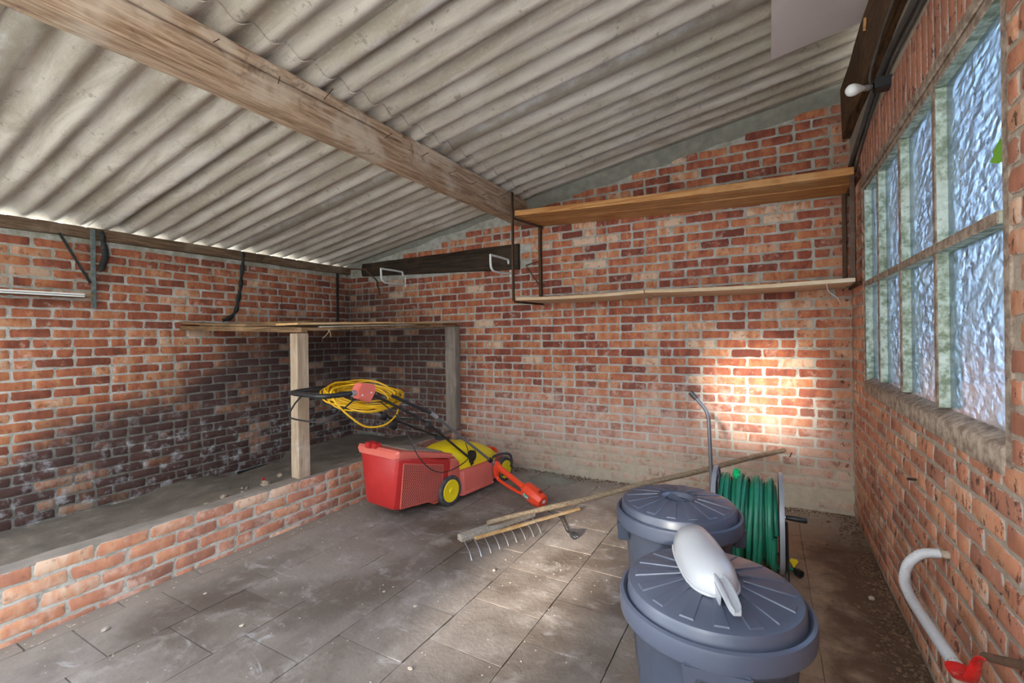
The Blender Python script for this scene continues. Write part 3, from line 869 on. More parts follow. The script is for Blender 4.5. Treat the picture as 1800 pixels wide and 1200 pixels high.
def plate_profile(name, label, x0, x1, z0, z1, y0, y1, mat, jit=0.006):
    mb = MB(); n_ = 36; vs = []
    for i in range(n_ + 1):
        y = y0 + (y1 - y0) * i / n_
        for x, z in ((x0, z0), (x1, z0), (x1, z1), (x0, z1)):
            vs.append((x + jit * mnoise.noise(Vector((x * 9, y * 3, z * 3))), y, z + jit * 1.5 * mnoise.noise(Vector((y * 3, x * 3, z * 9)))))
    fs = [(4*i+k, 4*i+(k+1)%4, 4*i+4+(k+1)%4, 4*i+4+k) for i in range(n_) for k in range(4)] + [(0,1,2,3), (4*n_, 4*n_+1, 4*n_+2, 4*n_+3)]
    mb.addm(vs, fs); o = mb.build(name, M[mat], bevel=0.004, seg=1)
    return tag(o, label, 'timber')
plate_profile('wall_plate', 'dark weathered timber plate on top of the left brick wall', -0.06, 0.055, 2.225, 2.315, -4.4, -0.02, 'plate')
plate_profile('wall_plate', 'rotten dark timber plate above the window at the roof edge', W - 0.055, W + 0.05, 2.84, 3.215, -4.3, -0.02, 'rot', 0.014)
# dark timber built into the back wall
mb = MB(); N_ = 20; vs = []
for i in range(N_ + 1):
    x = 0.28 + (2.58 - 0.28) * i / N_; t = i / N_
    zt = min(2.35 + 0.01 * t, roof_z(x) - 0.03); zb = 2.19 - 0.10 * t
    for y, z in ((0.02, zb), (-0.045, zb), (-0.055, (zb + zt) / 2), (-0.035, zt), (0.02, zt)):
        vs.append((x, y + 0.008 * mnoise.noise(Vector((x * 5, z * 8, 0))), z + 0.008 * mnoise.noise(Vector((x * 4, y * 20, 5)))))
fs = [(5*i+k, 5*i+(k+1)%5, 5*i+5+(k+1)%5, 5*i+5+k) for i in range(N_) for k in range(5)] + [(0,1,2,3,4), tuple(5*N_+k for k in range(5))]
mb.addm(vs, fs); tag(mb.build('lintel_timber', M['charred'], bevel=0.003, seg=1), 'long blackened timber set into the back wall under the roof', 'timber')
# pale painted board under the roof
mb = MB(); xa, xb, ya, yb = 4.885, W + 0.05, -3.6, -0.875
vs = []
for z in (-0.012, -0.028):
    for x, y in ((xa, ya), (xb, ya), (xb, yb), (xa, yb)): vs.append((x, y, roof_z(x) + z - 0.004))
mb.addm(vs, [(0,1,2,3), (7,6,5,4), (0,4,5,1), (1,5,6,2), (2,6,7,3), (3,7,4,0)])
tag(mb.build('ceiling_board', M['panel'], bevel=0.002, seg=1), 'smooth pale pinkish board fixed under the roof above the window', 'board')

# ---------------------------------------------------------------- light bulb, cables and splinters above the window
lp = thing('light_bulb', 'white bulb in a black and chrome holder above the window', 'light bulb', (5.33, -1.30, 2.63))
ax = Vector((5.175, -1.42, 2.595)) - Vector((5.345, -1.30, 2.635)); d = ax.normalized()
Q = d.to_track_quat('Z', 'Y').to_matrix().to_4x4(); Q.translation = Vector((5.345, -1.30, 2.635))
mb = MB(); mb.lathe([(0.014, 0.0), (0.017, 0.004), (0.017, 0.036), (0.014, 0.038)], 20, Q); mb.build('holder', M['black'], lp)
mb = MB(); mb.lathe([(0.013, 0.036), (0.0145, 0.040), (0.0145, 0.072), (0.013, 0.074)], 20, Q); mb.build('collar', M['silver'], lp)
mb = MB(); mb.lathe([(0.012, 0.070), (0.015, 0.082), (0.022, 0.100), (0.0285, 0.120), (0.030, 0.135), (0.027, 0.150), (0.018, 0.161), (0.006, 0.166)], 24, Q); mb.build('bulb_glass', M['bulb'], lp, smooth=80)
mb = MB(); mb.box((5.335, -1.335, 2.61), (5.41, -1.265, 2.665)); mb.build('mounting_block', M['black'], lp, bevel=0.004)
cables = [('thick grey cable running along the top of the window wall', 0.016, [(W - 0.012, -4.2, 2.66), (W - 0.014, -2.6, 2.70), (W - 0.022, -1.9, 2.715), (W - 0.02, -1.4, 2.755), (W - 0.018, -1.0, 2.74), (W - 0.02, -0.6, 2.66), (W - 0.02, -0.25, 2.60), (W - 0.02, -0.06, 2.55)]),
          ('thin dusty cable drooping above the window head', 0.007, [(W - 0.009, -4.2, 2.63), (W - 0.01, -2.4, 2.665), (W - 0.012, -1.8, 2.68), (W - 0.012, -1.3, 2.70), (W - 0.012, -0.9, 2.67), (W - 0.012, -0.55, 2.58), (W - 0.012, -0.3, 2.5)]),
          ('pale looped cable coming down behind the light bulb', 0.006, [(W - 0.06, -1.75, 2.84), (W - 0.07, -1.55, 2.80), (W - 0.075, -1.4, 2.76), (W - 0.085, -1.3, 2.70), (W - 0.075, -1.26, 2.655)])]
for lab, r, pts in cables:
    mb = MB(); mb.tube(bez(pts, 8), r, 8); tag(mb.build('electric_cable', M['conduit']), lab, 'cable')
for lab, q, s_ in (('pale broken splinter of wood high on the window wall', (W - 0.02, -1.80, 2.83), 0.10), ('small orange splinter of wood under the pale ceiling board', (W - 0.062, -1.02, 3.08), 0.05)):
    mb = MB(); q = Vector(q); mb.prism([(0, 0), (0.35 * s_, 0.1 * s_), (0.5 * s_, 0.8 * s_), (0.3 * s_, 1.3 * s_), (0.1 * s_, 1.0 * s_)], -0.006, 0.006, Matrix.Translation(q) @ Matrix.Rotation(PI/2, 4, 'Z') @ Matrix.Rotation(PI/2, 4, 'X') @ Matrix.Rotation(0.5, 4, 'Z'))
    tag(mb.build('wood_splinter', M['shelf']), lab, 'splinter')

# ---------------------------------------------------------------- nails and hooks in the walls
for lab, a, b, r in (('rusty bolt sticking out of the brick wall below the window', (W + 0.01, -1.665, 0.74), (W - 0.035, -1.68, 0.742), 0.006),
                     ('thin rusty rod hanging on the left brick wall above the sooty shelf', (0.012, -0.985, 1.885), (0.012, -0.985, 1.72), 0.004),
                     ('small nail in the back wall right of the yellow mower hood', (3.56, 0.01, 0.985), (3.56, -0.03, 0.975), 0.004),
                     ('small dark nail low in the back wall near the right corner', (5.02, 0.01, 0.46), (4.99, -0.02, 0.40), 0.004)):
    mb = MB(); mb.tube([a, b], r, 8); tag(mb.build('wall_nail', M['nail']), lab, 'nail')

# ---------------------------------------------------------------- corner shelf unit on the back wall
sf = thing('iron_rack', 'rusty angle iron rack carrying two boards on the back wall', 'frame', (4.09, -0.25, 1.70))
SY = -0.50
def angle_bar(a, b, name='upright', w_=0.022, parent=sf, mat='rust', side=(0, 1, 0)):
    mb = MB(); a = Vector(a); b = Vector(b); d = (b - a).normalized(); s1 = Vector(side); s2 = d.cross(s1).normalized(); t = 0.0035
    for p, q in ((s1, s2), (s2, s1)):
        vs = []
        for c in (a, b):
            for i, j in ((0, 0), (w_, 0), (w_, t), (0, t)): vs.append(c + p * i + q * j)
        mb.addm(vs, [(0,1,2,3), (7,6,5,4), (0,4,5,1), (1,5,6,2), (2,6,7,3), (3,7,4,0)])
    return mb.build(name, M[mat], parent, smooth=0)
angle_bar((2.775, SY, 1.715), (2.775, SY, 2.74), 'upright', 0.02)
angle_bar((2.845, -0.045, 1.72), (2.845, -0.045, 2.52), 'upright', 0.03)
angle_bar((5.365, SY, 1.715), (5.365, SY, 2.44), 'upright', 0.03)
angle_bar((5.375, -0.045, 1.72), (5.375, -0.045, 2.42), 'upright', 0.03)
angle_bar((2.775, SY, 2.485), (2.845, -0.01, 2.485), 'cross_bar', 0.02, side=(0, 0, 1))
angle_bar((5.375, SY, 2.405), (5.385, -0.01, 2.405), 'cross_bar', 0.02, side=(0, 0, 1))
angle_bar((2.775, SY, 1.700), (2.845, -0.01, 1.700), 'cross_bar', 0.02, side=(0, 0, 1))
angle_bar((5.375, SY, 1.700), (5.385, -0.01, 1.700), 'cross_bar', 0.02, side=(0, 0, 1))
def shelf_board(label, x0, x1, y0, y1, z0, z1, th, mat):
    mb = MB(); n_ = 14; vs = []
    for i in range(n_ + 1):
        x = x0 + (x1 - x0) * i / n_; z = z0 + (z1 - z0) * i / n_ - 0.012 * math.sin(PI * i / n_)
        for y, q in ((y0, z), (y1, z), (y1, z + th), (y0, z + th)): vs.append((x, y, q))
    fs = [(4*i+k, 4*i+(k+1)%4, 4*i+4+(k+1)%4, 4*i+4+k) for i in range(n_) for k in range(4)] + [(0,1,2,3), tuple(4*n_+k for k in range(4))]
    mb.addm(vs, fs); return tag(mb.build('shelf_board', M[mat], bevel=0.003, seg=1), label, 'shelf board')
shelf_board('front board of the upper back wall shelf, thick orange pine with rough edge', 2.80, 5.36, SY - 0.01, -0.30, 2.510, 2.425, 0.052, 'shelf')
shelf_board('rear board of the upper back wall shelf, against the bricks', 2.80, 5.37, -0.285, -0.01, 2.510, 2.420, 0.035, 'shelf')
shelf_board('left half of the lower back wall shelf, pale pine underside', 2.80, 3.98, SY - 0.01, -0.01, 1.722, 1.720, 0.028, 'shelf2')
shelf_board('right half of the lower back wall shelf, ending by the window', 3.985, 5.36, SY - 0.01, -0.01, 1.722, 1.716, 0.028, 'shelf2')
# brackets on the back wall
def wall_bracket(label, x, z, mat='white_metal'):
    t = thing('shelf_bracket', label, 'bracket', (x, -0.01, z), group=None)
    # plane at right angles to the wall: local -y out of the wall
    mb = MB(); o = Vector((x, 0, z))
    P_ = lambda a, b: o + Vector((0, -a, b))
    mb.beam(P_(0.006, -0.125), P_(0.006, 0.02), 0.022, 0.012, (0, 1, 0)); mb.build('back_plate', M[mat], t, bevel=0.003)
    mb = MB(); mb.tube(bez([P_(0.012, -0.085), P_(0.16, -0.100), P_(0.33, -0.105), P_(0.385, -0.085), P_(0.405, -0.045), P_(0.41, 0.055)], 6), 0.0115, 6, flat=1.0)
    mb.tube([P_(0.41, 0.050), P_(0.20, 0.055), P_(0.055, 0.052)], 0.0115, 6); mb.tube(bez([P_(0.055, 0.052), P_(0.05, 0.02), P_(0.03, 0.008), P_(0.005, 0.012)], 5), 0.0115, 6)
    mb.build('arm_loop', M[mat], t)
    mb = MB(); mb.tube([o + Vector((0, -0.013, 0.0)), o + Vector((0, -0.016, 0))], 0.006, 10); mb.build('screw_hole', M['black'], t)
    return t
wall_bracket('left one of two white enamel shelf brackets, above the sooty corner shelf', 0.985, 2.135)
wall_bracket('right one of two white enamel shelf brackets, beside the rusty shelf frame', 2.465, 2.145)
def iron_bracket(label, pts, r=0.008):
    mb = MB(); mb.tube(pts, r, 6); return tag(mb.build('iron_bracket', M['rust']), label, 'bracket')
iron_bracket('bent rusty iron bracket in the far left corner near the roof', [(0.20, -0.22, 2.18), (0.20, -0.22, 2.27), (0.42, -0.12, 2.26), (0.52, -0.02, 2.12), (0.56, -0.015, 1.93)], 0.010)
iron_bracket('small bent iron strut left of the shelf frame upright', [(2.83, -0.02, 2.16), (2.70, -0.10, 2.11), (2.72, -0.10, 2.08), (2.85, -0.03, 1.86)], 0.007)

# ---------------------------------------------------------------- left wall: iron hangers, strap and shelf
mb = MB(); mb.beam((0.075, -2.672, 2.30), (0.075, -2.672, 1.655), 0.012, 0.032, (0, 1, 0), rings=12, jit=0.0015)
lh = tag(mb.build('iron_hanger', M['grey_iron'], bevel=0.002, seg=1), 'grey green iron bar hanging from the left wall plate beside a shelf', 'hanger')
mb = MB(); mb.beam((0.06, -2.87, 2.235), (0.075, -2.69, 1.86), 0.014, 0.018, (0, 1, 0)); tag(mb.build('iron_strut', M['black_iron'], bevel=0.002, seg=1), 'slanting black iron strut left of the grey green hanger', 'strut')
mb = MB()
vs = []; cp = bez([(0.07, -2.62, 2.30), (0.06, -2.60, 2.20), (0.05, -2.585, 2.10), (0.05, -2.61, 2.0), (0.05, -2.62, 1.96)], 6)
mb.tube(cp, [0.016, 0.02, 0.022, 0.026, 0.024, 0.020, 0.018] + [0.024] * (len(cp) - 12) + [0.018, 0.014, 0.01, 0.008, 0.004], 8, flat=0.4); tag(mb.build('tar_strip', M['black_iron']), 'torn black strip hanging beside the grey green hanger', 'strip')
t = thing('wall_shelf', 'narrow shelf with a white front edge on the left wall', 'shelf', (0.12, -3.4, 1.74))
mb = MB(); mb.box((0.005, -4.3, 1.738), (0.235, -2.72, 1.756)); mb.build('board', M['plate'], t, bevel=0.002)
mb = MB(); mb.box((0.235, -4.3, 1.732), (0.243, -2.78, 1.742)); mb.box((0.235, -4.3, 1.747), (0.243, -2.78, 1.758)); mb.build('white_edge_strip', M['white_metal'], t, bevel=0.001)
mb = MB(); cp = bez([(0.05, -1.44, 2.31), (0.06, -1.45, 2.2), (0.045, -1.46, 2.05), (0.05, -1.475, 1.93), (0.05, -1.50, 1.80), (0.05, -1.52, 1.70), (0.055, -1.58, 1.62), (0.06, -1.66, 1.585)], 6)
rr = [0.020 + 0.006 * math.sin(i * 0.9) for i in range(len(cp))]; mb.tube(cp, rr, 8, flat=0.35)
tag(mb.build('iron_strap', M['black_iron']), 'twisted black strap hanging from the left wall plate to the sooty shelf', 'strap')
mb = MB(); mb.beam((0.03, -0.222, 2.30), (0.03, -0.222, 1.60), 0.010, 0.036, (0, 1, 0), rings=10, jit=0.0015)
tag(mb.build('iron_hanger', M['black_iron'], bevel=0.002, seg=1), 'dark iron bar hanging close to the far left corner', 'hanger')

# ---------------------------------------------------------------- hearth in the corner: posts, bearers, planks
def post(label, x0, x1, y0, y1, z0, z1, mat):
    mb = MB(); n_ = 12; vs = []
    for i in range(n_ + 1):
        z = z0 + (z1 - z0) * i / n_
        for x, y in ((x0, y0), (x1, y0), (x1, y1), (x0, y1)):
            vs.append((x + 0.003 * mnoise.noise(Vector((x * 20, z * 3, y))), y + 0.003 * mnoise.noise(Vector((z * 3, y * 20, x))), z))
    fs = [(4*i+k, 4*i+(k+1)%4, 4*i+4+(k+1)%4, 4*i+4+k) for i in range(n_) for k in range(4)] + [(0,1,2,3), tuple(4*n_+k for k in range(4))]
    mb.addm(vs, fs); return tag(mb.build('timber_post', M[mat], bevel=0.004, seg=1), label, 'post')
post('pale timber post standing on the low brick kerb behind the mower handle', 1.703, 1.790, -2.065, -1.965, LOWTOP + 0.006, 1.430, 'postlight')
post('grey timber post against the back wall holding the sooty corner shelf', 1.655, 1.795, -0.105, -0.008, LOWTOP + 0.008, 1.505, 'postgrey')
def plank(label, a, b, w_, h, mat, name='shelf_plank', sag=0.0):
    mb = MB(); a = Vector(a); b = Vector(b); n_ = 10
    d = (b - a); sd = d.cross(Vector((0, 0, 1))).normalized(); vs = []
    for i in range(n_ + 1):
        c = a + d * i / n_ + Vector((0, 0, -sag * math.sin(PI * i / n_)))
        for s1, s2 in ((-1, 0), (1, 0), (1, 1), (-1, 1)):
            vs.append(c + sd * s1 * w_ / 2 + Vector((0, 0, s2 * h + 0.002 * mnoise.noise(c * 4 + Vector((s1, s2, 0))))))
    fs = [(4*i+k, 4*i+(k+1)%4, 4*i+4+(k+1)%4, 4*i+4+k) for i in range(n_) for k in range(4)] + [(0,1,2,3), tuple(4*n_+k for k in range(4))]
    mb.addm(vs, fs); return tag(mb.build(name, M[mat], bevel=0.002, seg=1), label, 'plank')
plank('brown bearer from the left wall to the pale post under the sooty planks', (0.0, -1.99, 1.485), (1.80, -2.01, 1.435), 0.055, 0.040, 'plank', 'bearer')
plank('dark bearer from the pale post to the grey post under the shelf', (1.765, -1.98, 1.448), (1.765, -0.0, 1.508), 0.045, 0.022, 'plank', 'bearer')
plank('sagging sooty plank at the front of the corner shelf, left end', (0.02, -1.93, 1.545), (1.60, -1.92, 1.490), 0.20, 0.020, 'plank', sag=0.012)
plank('pale edged board nearest the pale post on the corner shelf', (1.66, -2.06, 1.492), (1.66, -1.06, 1.522), 0.26, 0.016, 'lath')
plank('second pale edged board on the corner shelf, by the grey post', (1.64, -1.30, 1.512), (1.66, -0.03, 1.548), 0.25, 0.013, 'lath')
plank('thin grey batten under the pale edged boards of the corner shelf', (1.775, -1.86, 1.476), (1.775, -0.75, 1.511), 0.03, 0.010, 'rakehead')
for i, lab in enumerate(('middle sooty plank of the corner shelf, behind the sagging one', 'third sooty plank of the corner shelf', 'rear sooty plank of the corner shelf by the far corner', 'last sooty plank of the corner shelf against the back wall')):
    plank(lab, (0.02, -1.60 + 0.42 * i, 1.530), (1.50, -1.60 + 0.42 * i, 1.520), 0.38, 0.02, 'plank')
for lab, a, b in (('dry straw stalk dangling below the shelf right of the pale post', (1.80, -1.78, 1.46), (1.79, -1.84, 1.39)), ('short dry straw hanging below the pale edged board', (1.80, -1.80, 1.46), (1.80, -1.77, 1.40))):
    mb = MB(); mb.tube(bez([a, Vector(a).lerp(Vector(b), .5) + Vector((0, .01, 0)), b], 4), 0.0022, 5); tag(mb.build('straw', M['lath']), lab, 'straw')

# ash and earth in the hearth
mb = MB(); nx, ny = 26, 60; vs = []
for j in range(ny + 1):
    y = -4.35 + 4.34 * j / ny
    for i in range(nx + 1):
        x = (LOWX - 0.11) * i / nx
        h = 0.02 + 0.10 * max(0, min(1, (y + 2.6) / 2.4)) + 0.16 * (i / nx) ** 1.5 * max(0, min(1, (y + 3.4) / 1.5))
        h += 0.035 * mnoise.noise(Vector((x * 2.2, y * 2.2, 0))) + 0.020 * mnoise.noise(Vector((x * 9, y * 9, 2))) + 0.010 * mnoise.noise(Vector((x * 22, y * 22, 2)))
        if x < 0.3 and -1.7 < y < -1.0: h -= 0.08 * (1 - x / 0.3)
        vs.append((x, y, max(h, -0.04)))
mb.addm(vs, [(j*(nx+1)+i, j*(nx+1)+i+1, (j+1)*(nx+1)+i+1, (j+1)*(nx+1)+i) for j in range(ny) for i in range(nx)])
tag(mb.build('ash_bed', M['ash'], smooth=80), 'grey brown ash and earth filling the low walled hearth', 'ash', kind='stuff')
def hearth_z(x, y):
    best = min(vs, key=lambda q: (q[0]-x)**2 + (q[1]-y)**2); return best[2]
def lump(name, label, cat, c, r, mat, seed, sq=0.7, group=None, parent=None):
    bm = bmesh.new(); bmesh.ops.create_icosphere(bm, subdivisions=2, radius=1)
    me = bpy.data.meshes.new(name)
    for v in bm.verts:
        k = 1 + 0.35 * mnoise.noise(v.co * 1.3 + Vector((seed * 3.1, 0, 0)))
        v.co = Vector((v.co.x * r * k, v.co.y * r * k * 0.8, v.co.z * r * sq * k))
    bm.to_mesh(me); bm.free(); me.materials.append(M[mat])
    o = bpy.data.objects.new(name, me); o.location = c; o.rotation_euler = (0, 0, seed); COL.objects.link(o)
    if parent: o.parent = parent
    if label: tag(o, label, cat, group)
    return o
rub = MB()
for i in range(26):
    x = 1.12 + rnd.gauss(0, .13); y = -2.0 + rnd.gauss(0, .13); r = rnd.uniform(.012, .036); c_ = Vector((x, y, hearth_z(x, y) + r * .3))
    bm = bmesh.new(); bmesh.ops.create_icosphere(bm, subdivisions=1, radius=1)
    rub.addm([c_ + Vector((v.co.x, v.co.y, v.co.z * .7)) * r * (1 + .45 * mnoise.noise(v.co * 1.3 + Vector((i * 3.1, 0, 0)))) for v in bm.verts], [[v.index for v in f_.verts] for f_ in bm.faces], mat=0 if i % 3 else 1); bm.free()
tag(rub.build('rubble', [M['rubble'], M['ash']], smooth=0), 'pale broken brick rubble heaped on the ash left of the pale post', 'rubble', kind='stuff')
lump('red_cap', 'tiny bright red plastic cap lying on the rubble in the hearth', 'cap', (1.02, -1.86, hearth_z(1.02, -1.86) + 0.035), 0.016, 'valve_red', 3)
mb = MB(); mb.beam((0.016, -1.51, -0.010), (0.016, -1.13, 0.0), 0.012, 0.045, (0, 0, 1), rings=6, jit=0.004)  # darkness of an open slot, imitated with a black strip
tag(mb.build('dark_slot', M['black'], bevel=0.002), 'black strip put in for the dark slot at the foot of the left wall', 'dark slot')

# ---------------------------------------------------------------- lawn mower
MR = math.radians(-7)
mow = thing('lawn_mower', 'red and yellow walk-behind lawn mower with rear grass box against the back wall', 'lawn mower', (2.33, -1.2, 0), MR)
MM = mw(mow)
def ml(p): return mw(mow).inverted() @ Vector(p)
def rr_ring(hw, z0, z1, y, r=0.03, n=4, xo=0.0, tilt=0.0):
    """rounded rectangle ring in local xz at y"""
    pts = []
    for cx_, cz_, a0 in ((hw - r, z1 - r, 0), (-hw + r, z1 - r, 90), (-hw + r, z0 + r, 180), (hw - r, z0 + r, 270)):
        for i in range(n + 1):
            a = math.radians(a0 + 90 * i / n)
            z = cz_ + r * math.sin(a)
            pts.append(Vector((xo + cx_ + r * math.cos(a), y + tilt * (z - z0), z)))
    return pts
def bag_ring(y, hb, ht, z0, z1, r):
    ring = rr_ring(1, 0, 1, 0, 0.001)
    pts = []
    for cx_, cz_, a0 in ((1, 1, 0), (-1, 1, 90), (-1, -1, 180), (1, -1, 270)):
        for i in range(5):
            a = math.radians(a0 + 90 * i / 4)
            zc = (z1 - r) if cz_ > 0 else (z0 + r); hw = (ht if cz_ > 0 else hb) - r
            pts.append(Vector((cx_ * hw + r * math.cos(a), y, zc + r * math.sin(a))))
    return pts
# grass box body
mb = MB()
mb.loft([bag_ring(-0.535, 0.15, 0.205, 0.135, 0.500, 0.03), bag_ring(-0.525, 0.168, 0.222, 0.112, 0.512, 0.035), bag_ring(-0.50, 0.178, 0.232, 0.100, 0.515, 0.035),
         bag_ring(-0.30, 0.195, 0.235, 0.085, 0.470, 0.03), bag_ring(-0.05, 0.205, 0.232, 0.070, 0.395, 0.03), bag_ring(0.0, 0.205, 0.232, 0.075, 0.385, 0.02)])
bag = mb.build('grass_box', M['red_plastic'], mow, local=True, smooth=35)
# lid of the grass box
mb = MB()
mb.loft([bag_ring(-0.555, 0.215, 0.225, 0.497, 0.545, 0.012), bag_ring(-0.535, 0.238, 0.242, 0.495, 0.560, 0.016), bag_ring(-0.30, 0.240, 0.244, 0.455, 0.507, 0.016), bag_ring(0.02, 0.236, 0.240, 0.385, 0.425, 0.014)])
lid = mb.build('box_lid', M['red_pink'], mow, local=True, smooth=35)
mb = MB(); mb.box((-0.115, -0.575, 0.548), (-0.055, -0.50, 0.592)); mb.box((-0.055, -0.56, 0.548), (0.0, -0.50, 0.585)); mb.build('lid_lug', M['red_plastic'], lid, local=True, bevel=0.006)
mb = MB()
mb.prism([(-0.165, -0.40), (0.165, -0.40), (0.165, -0.02), (-0.165, -0.02)], 0, 0.01, Matrix.Translation((0, 0, 0)))
gy = []
pan = mb; pan.v = [Vector((q.x, q.y, 0.563 + (q.y + 0.555) * -0.236 + q.z)) for q in pan.v]
pan.build('dusty_lid_panel', M['rakehead'], mow, local=True, bevel=0.003)
# perforated vent on the right side: a recessed field with slots
mb = MB()
def side_pt(u, v, off=0.0):
    """u 0..1 rear to front, v 0..1 bottom to top on the right flank of the grass box"""
    y = -0.485 + 0.40 * u
    zb, zt = 0.115 - 0.03 * u, 0.455 - 0.10 * u
    z = zb + (zt - zb) * v
    xb = 0.180 + 0.025 * u; xt = 0.234
    zb0 = 0.10 - 0.035 * u; zt0 = 0.515 - 0.12 * u
    x = xb + (xt - xb) * (z - zb0) / (zt0 - zb0)
    return Vector((x + off, y, z))
nu, nv = 22, 26
for i in range(nu):
    for j in range(nv):
        u = (i + 0.12 + 0.3 * (j % 2)) / nu; v = (j + 0.2) / nv; du = 0.62 / nu; dv = 0.58 / nv
        vs = [side_pt(u, v, .006), side_pt(u + du, v, .006), side_pt(u + du, v + dv, .006), side_pt(u, v + dv, .006)]
        mb.addm(vs, [(0, 1, 2, 3)])
vp = MB(); rows = [[side_pt(i / 8, j / 4, .005) for i in range(9)] for j in range(5)]
vp.addm([q for r in rows for q in r], [(j*9+i, j*9+i+1, (j+1)*9+i+1, (j+1)*9+i) for j in range(4) for i in range(8)])
vp.build('vent_panel', M['red_pink'], mow, local=True)
vent = mb.build('vent_holes', simple('vent_hole_dark_red', (0.06, 0.008, 0.008), 0.8), mow, local=True, smooth=0); vent['kind'] = 'stuff'
mb = MB()
for a, b in (((0, 0), (1, 0)), ((1, 0), (1, 1)), ((1, 1), (0, 1)), ((0, 1), (0, 0))):
    mb.tube([side_pt(*a, .003), side_pt(*b, .003)], 0.005, 6)
mb.build('vent_border', M['red_pink'], mow, local=True)
# chassis
mb = MB()
out = [(-.19, -.12), (.17, -.12), (.17, .10), (.205, .13), (.235, .16), (.235, .55), (.17, .60), (.15, .83), (.10, .88), (-.10, .88), (-.15, .83), (-.17, .60), (-.235, .55), (-.235, .16), (-.19, .10)]
def ins(p, k): return (p[0] * k, 0.35 + (p[1] - 0.35) * k)
rings = []
for k, z in ((1.03, 0.040), (1.03, 0.060), (1.0, 0.066), (0.985, 0.16), (0.975, 0.235), (0.93, 0.250)):
    rings.append([Vector((*ins(p, k), z - (0.03 * max(0, p[1] - .5) if z > .2 else 0))) for p in out])
mb.loft(rings); mb.build('deck', M['red_pink'], mow, local=True, bevel=0.006, smooth=35)
mb = MB(); mb.loft([rr_ring(0.225, 0.07, 0.405, -0.015, 0.03), rr_ring(0.225, 0.07, 0.385, 0.075, 0.03), rr_ring(0.215, 0.08, 0.34, 0.125, 0.03)])
mb.build('rear_housing', M['red_pink'], mow, local=True, smooth=35)
# yellow hood
mb = MB(); rings = []
for y, hw, zt in ((-0.02, 0.10, 0.415), (0.03, 0.165, 0.435), (0.12, 0.185, 0.452), (0.26, 0.195, 0.460), (0.42, 0.195, 0.432), (0.56, 0.185, 0.385), (0.68, 0.160, 0.325), (0.77, 0.12, 0.265), (0.81, 0.06, 0.225)):
    z0 = 0.215; ring = []
    for i in range(17):
        a = PI * i / 16; c_, s_2 = math.cos(a), math.sin(a)
        ring.append(Vector((hw * (abs(c_) ** 0.55) * (1 if c_ > 0 else -1), y, z0 + (zt - z0) * (s_2 ** 0.62 if s_2 > 0 else 0))))
    rings.append(ring)
mb.loft(rings, cap=True); mb.build('hood', M['yellow'], mow, local=True, smooth=45)
mb = MB(); mb.loft([rr_ring(0.085, 0.20, 0.30, 0.79, 0.02), rr_ring(0.075, 0.20, 0.28, 0.83, 0.02), rr_ring(0.05, 0.20, 0.25, 0.86, 0.02)]); mb.build('nose', M['orange_red'], mow, local=True)
# wheels
def wheel(x, y, r, wd):
    t = None
    Q = Matrix.Translation((x, y, r)) @ Matrix.Rotation(PI / 2, 4, 'Y')
    s = 1 if x > 0 else -1
    mb = MB(); h = wd / 2
    mb.lathe([(r * 0.72, -h), (r * 0.93, -h), (r * 0.985, -h * 0.7), (r, -h * 0.3), (r, h * 0.3), (r * 0.985, h * 0.7), (r * 0.93, h), (r * 0.74, h), (r * 0.72, h * 0.8)], 40, Q, cap=(True, True))
    tyre = mb.build('wheel', M['tyre'], mow, local=True, smooth=35)
    mb = MB(); mb.lathe([(r * 0.735, h * 0.78 * s), (r * 0.735, h * 0.98 * s), (r * 0.68, h * 1.12 * s), (r * 0.60, h * 1.05 * s), (r * 0.2, h * 1.08 * s), (r * 0.16, h * 1.3 * s), (0.002, h * 1.32 * s)], 40, Q)
    hub = mb.build('hub_cap', M['yellow'], tyre, local=True, smooth=35)
wheel(0.215, 0.0, 0.124, 0.052); wheel(-0.215, 0.0, 0.124, 0.052)
wheel(0.20, 0.76, 0.116, 0.055); wheel(-0.20, 0.76, 0.116, 0.055)
# carrying handle over the front wheel
mb = MB(); mb.tube(bez([ml(q) for q in ((2.54, -0.66, 0.19), (2.56, -0.62, 0.235), (2.61, -0.53, 0.268), (2.68, -0.46, 0.262), (2.70, -0.45, 0.20), (2.695, -0.46, 0.14))], 6), 0.011, 8)
mb.build('carrying_handle', M['black'], mow, local=True)
# handle bars (room coordinates)
RC, LC = Vector((2.350, -2.253, 1.009)), Vector((1.930, -2.232, 1.012))
RM, LM = Vector((2.56, -0.97, 0.34)), Vector((2.17, -0.90, 0.47))
RJ, LJ = Vector((2.48, -1.42, 0.71)), Vector((2.06, -1.38, 0.70))
def bar(name, pts, r, mat, n=6, seg=10):
    mb = MB(); mb.tube(bez(pts, n), r, seg); return mb.build(name, M[mat], mow)
bar('lower_bar', [RM, RJ], 0.010, 'black_tube'); bar('lower_bar', [LM, LJ], 0.010, 'black_tube')
bar('upper_bar', [RJ, Vector((2.41, -1.80, .93)), Vector((2.39, -1.98, 1.015))], 0.011, 'black_tube')
bar('upper_bar', [LJ, Vector((1.99, -1.72, .93)), Vector((1.98, -1.92, 1.02))], 0.011, 'black_tube')
bar('cross_brace', [LJ + Vector((0, -.03, .02)), (LJ + RJ) / 2 + Vector((0, -.05, .02)), RJ + Vector((0, -.08, .04))], 0.009, 'black_tube')
grip = [Vector((2.392, -1.97, 1.017)), Vector((2.375, -2.12, 1.012)), RC + Vector((-.01, .03, 0)), RC + Vector((-.06, -.01, 0)), (RC + LC) / 2 + Vector((0, -.012, 0)), LC + Vector((.06, -.005, 0)), LC + Vector((.012, .035, 0)), Vector((1.955, -2.08, 1.018)), Vector((1.98, -1.93, 1.022))]
bar('grip_loop', grip, 0.0175, 'black', 8, 12)
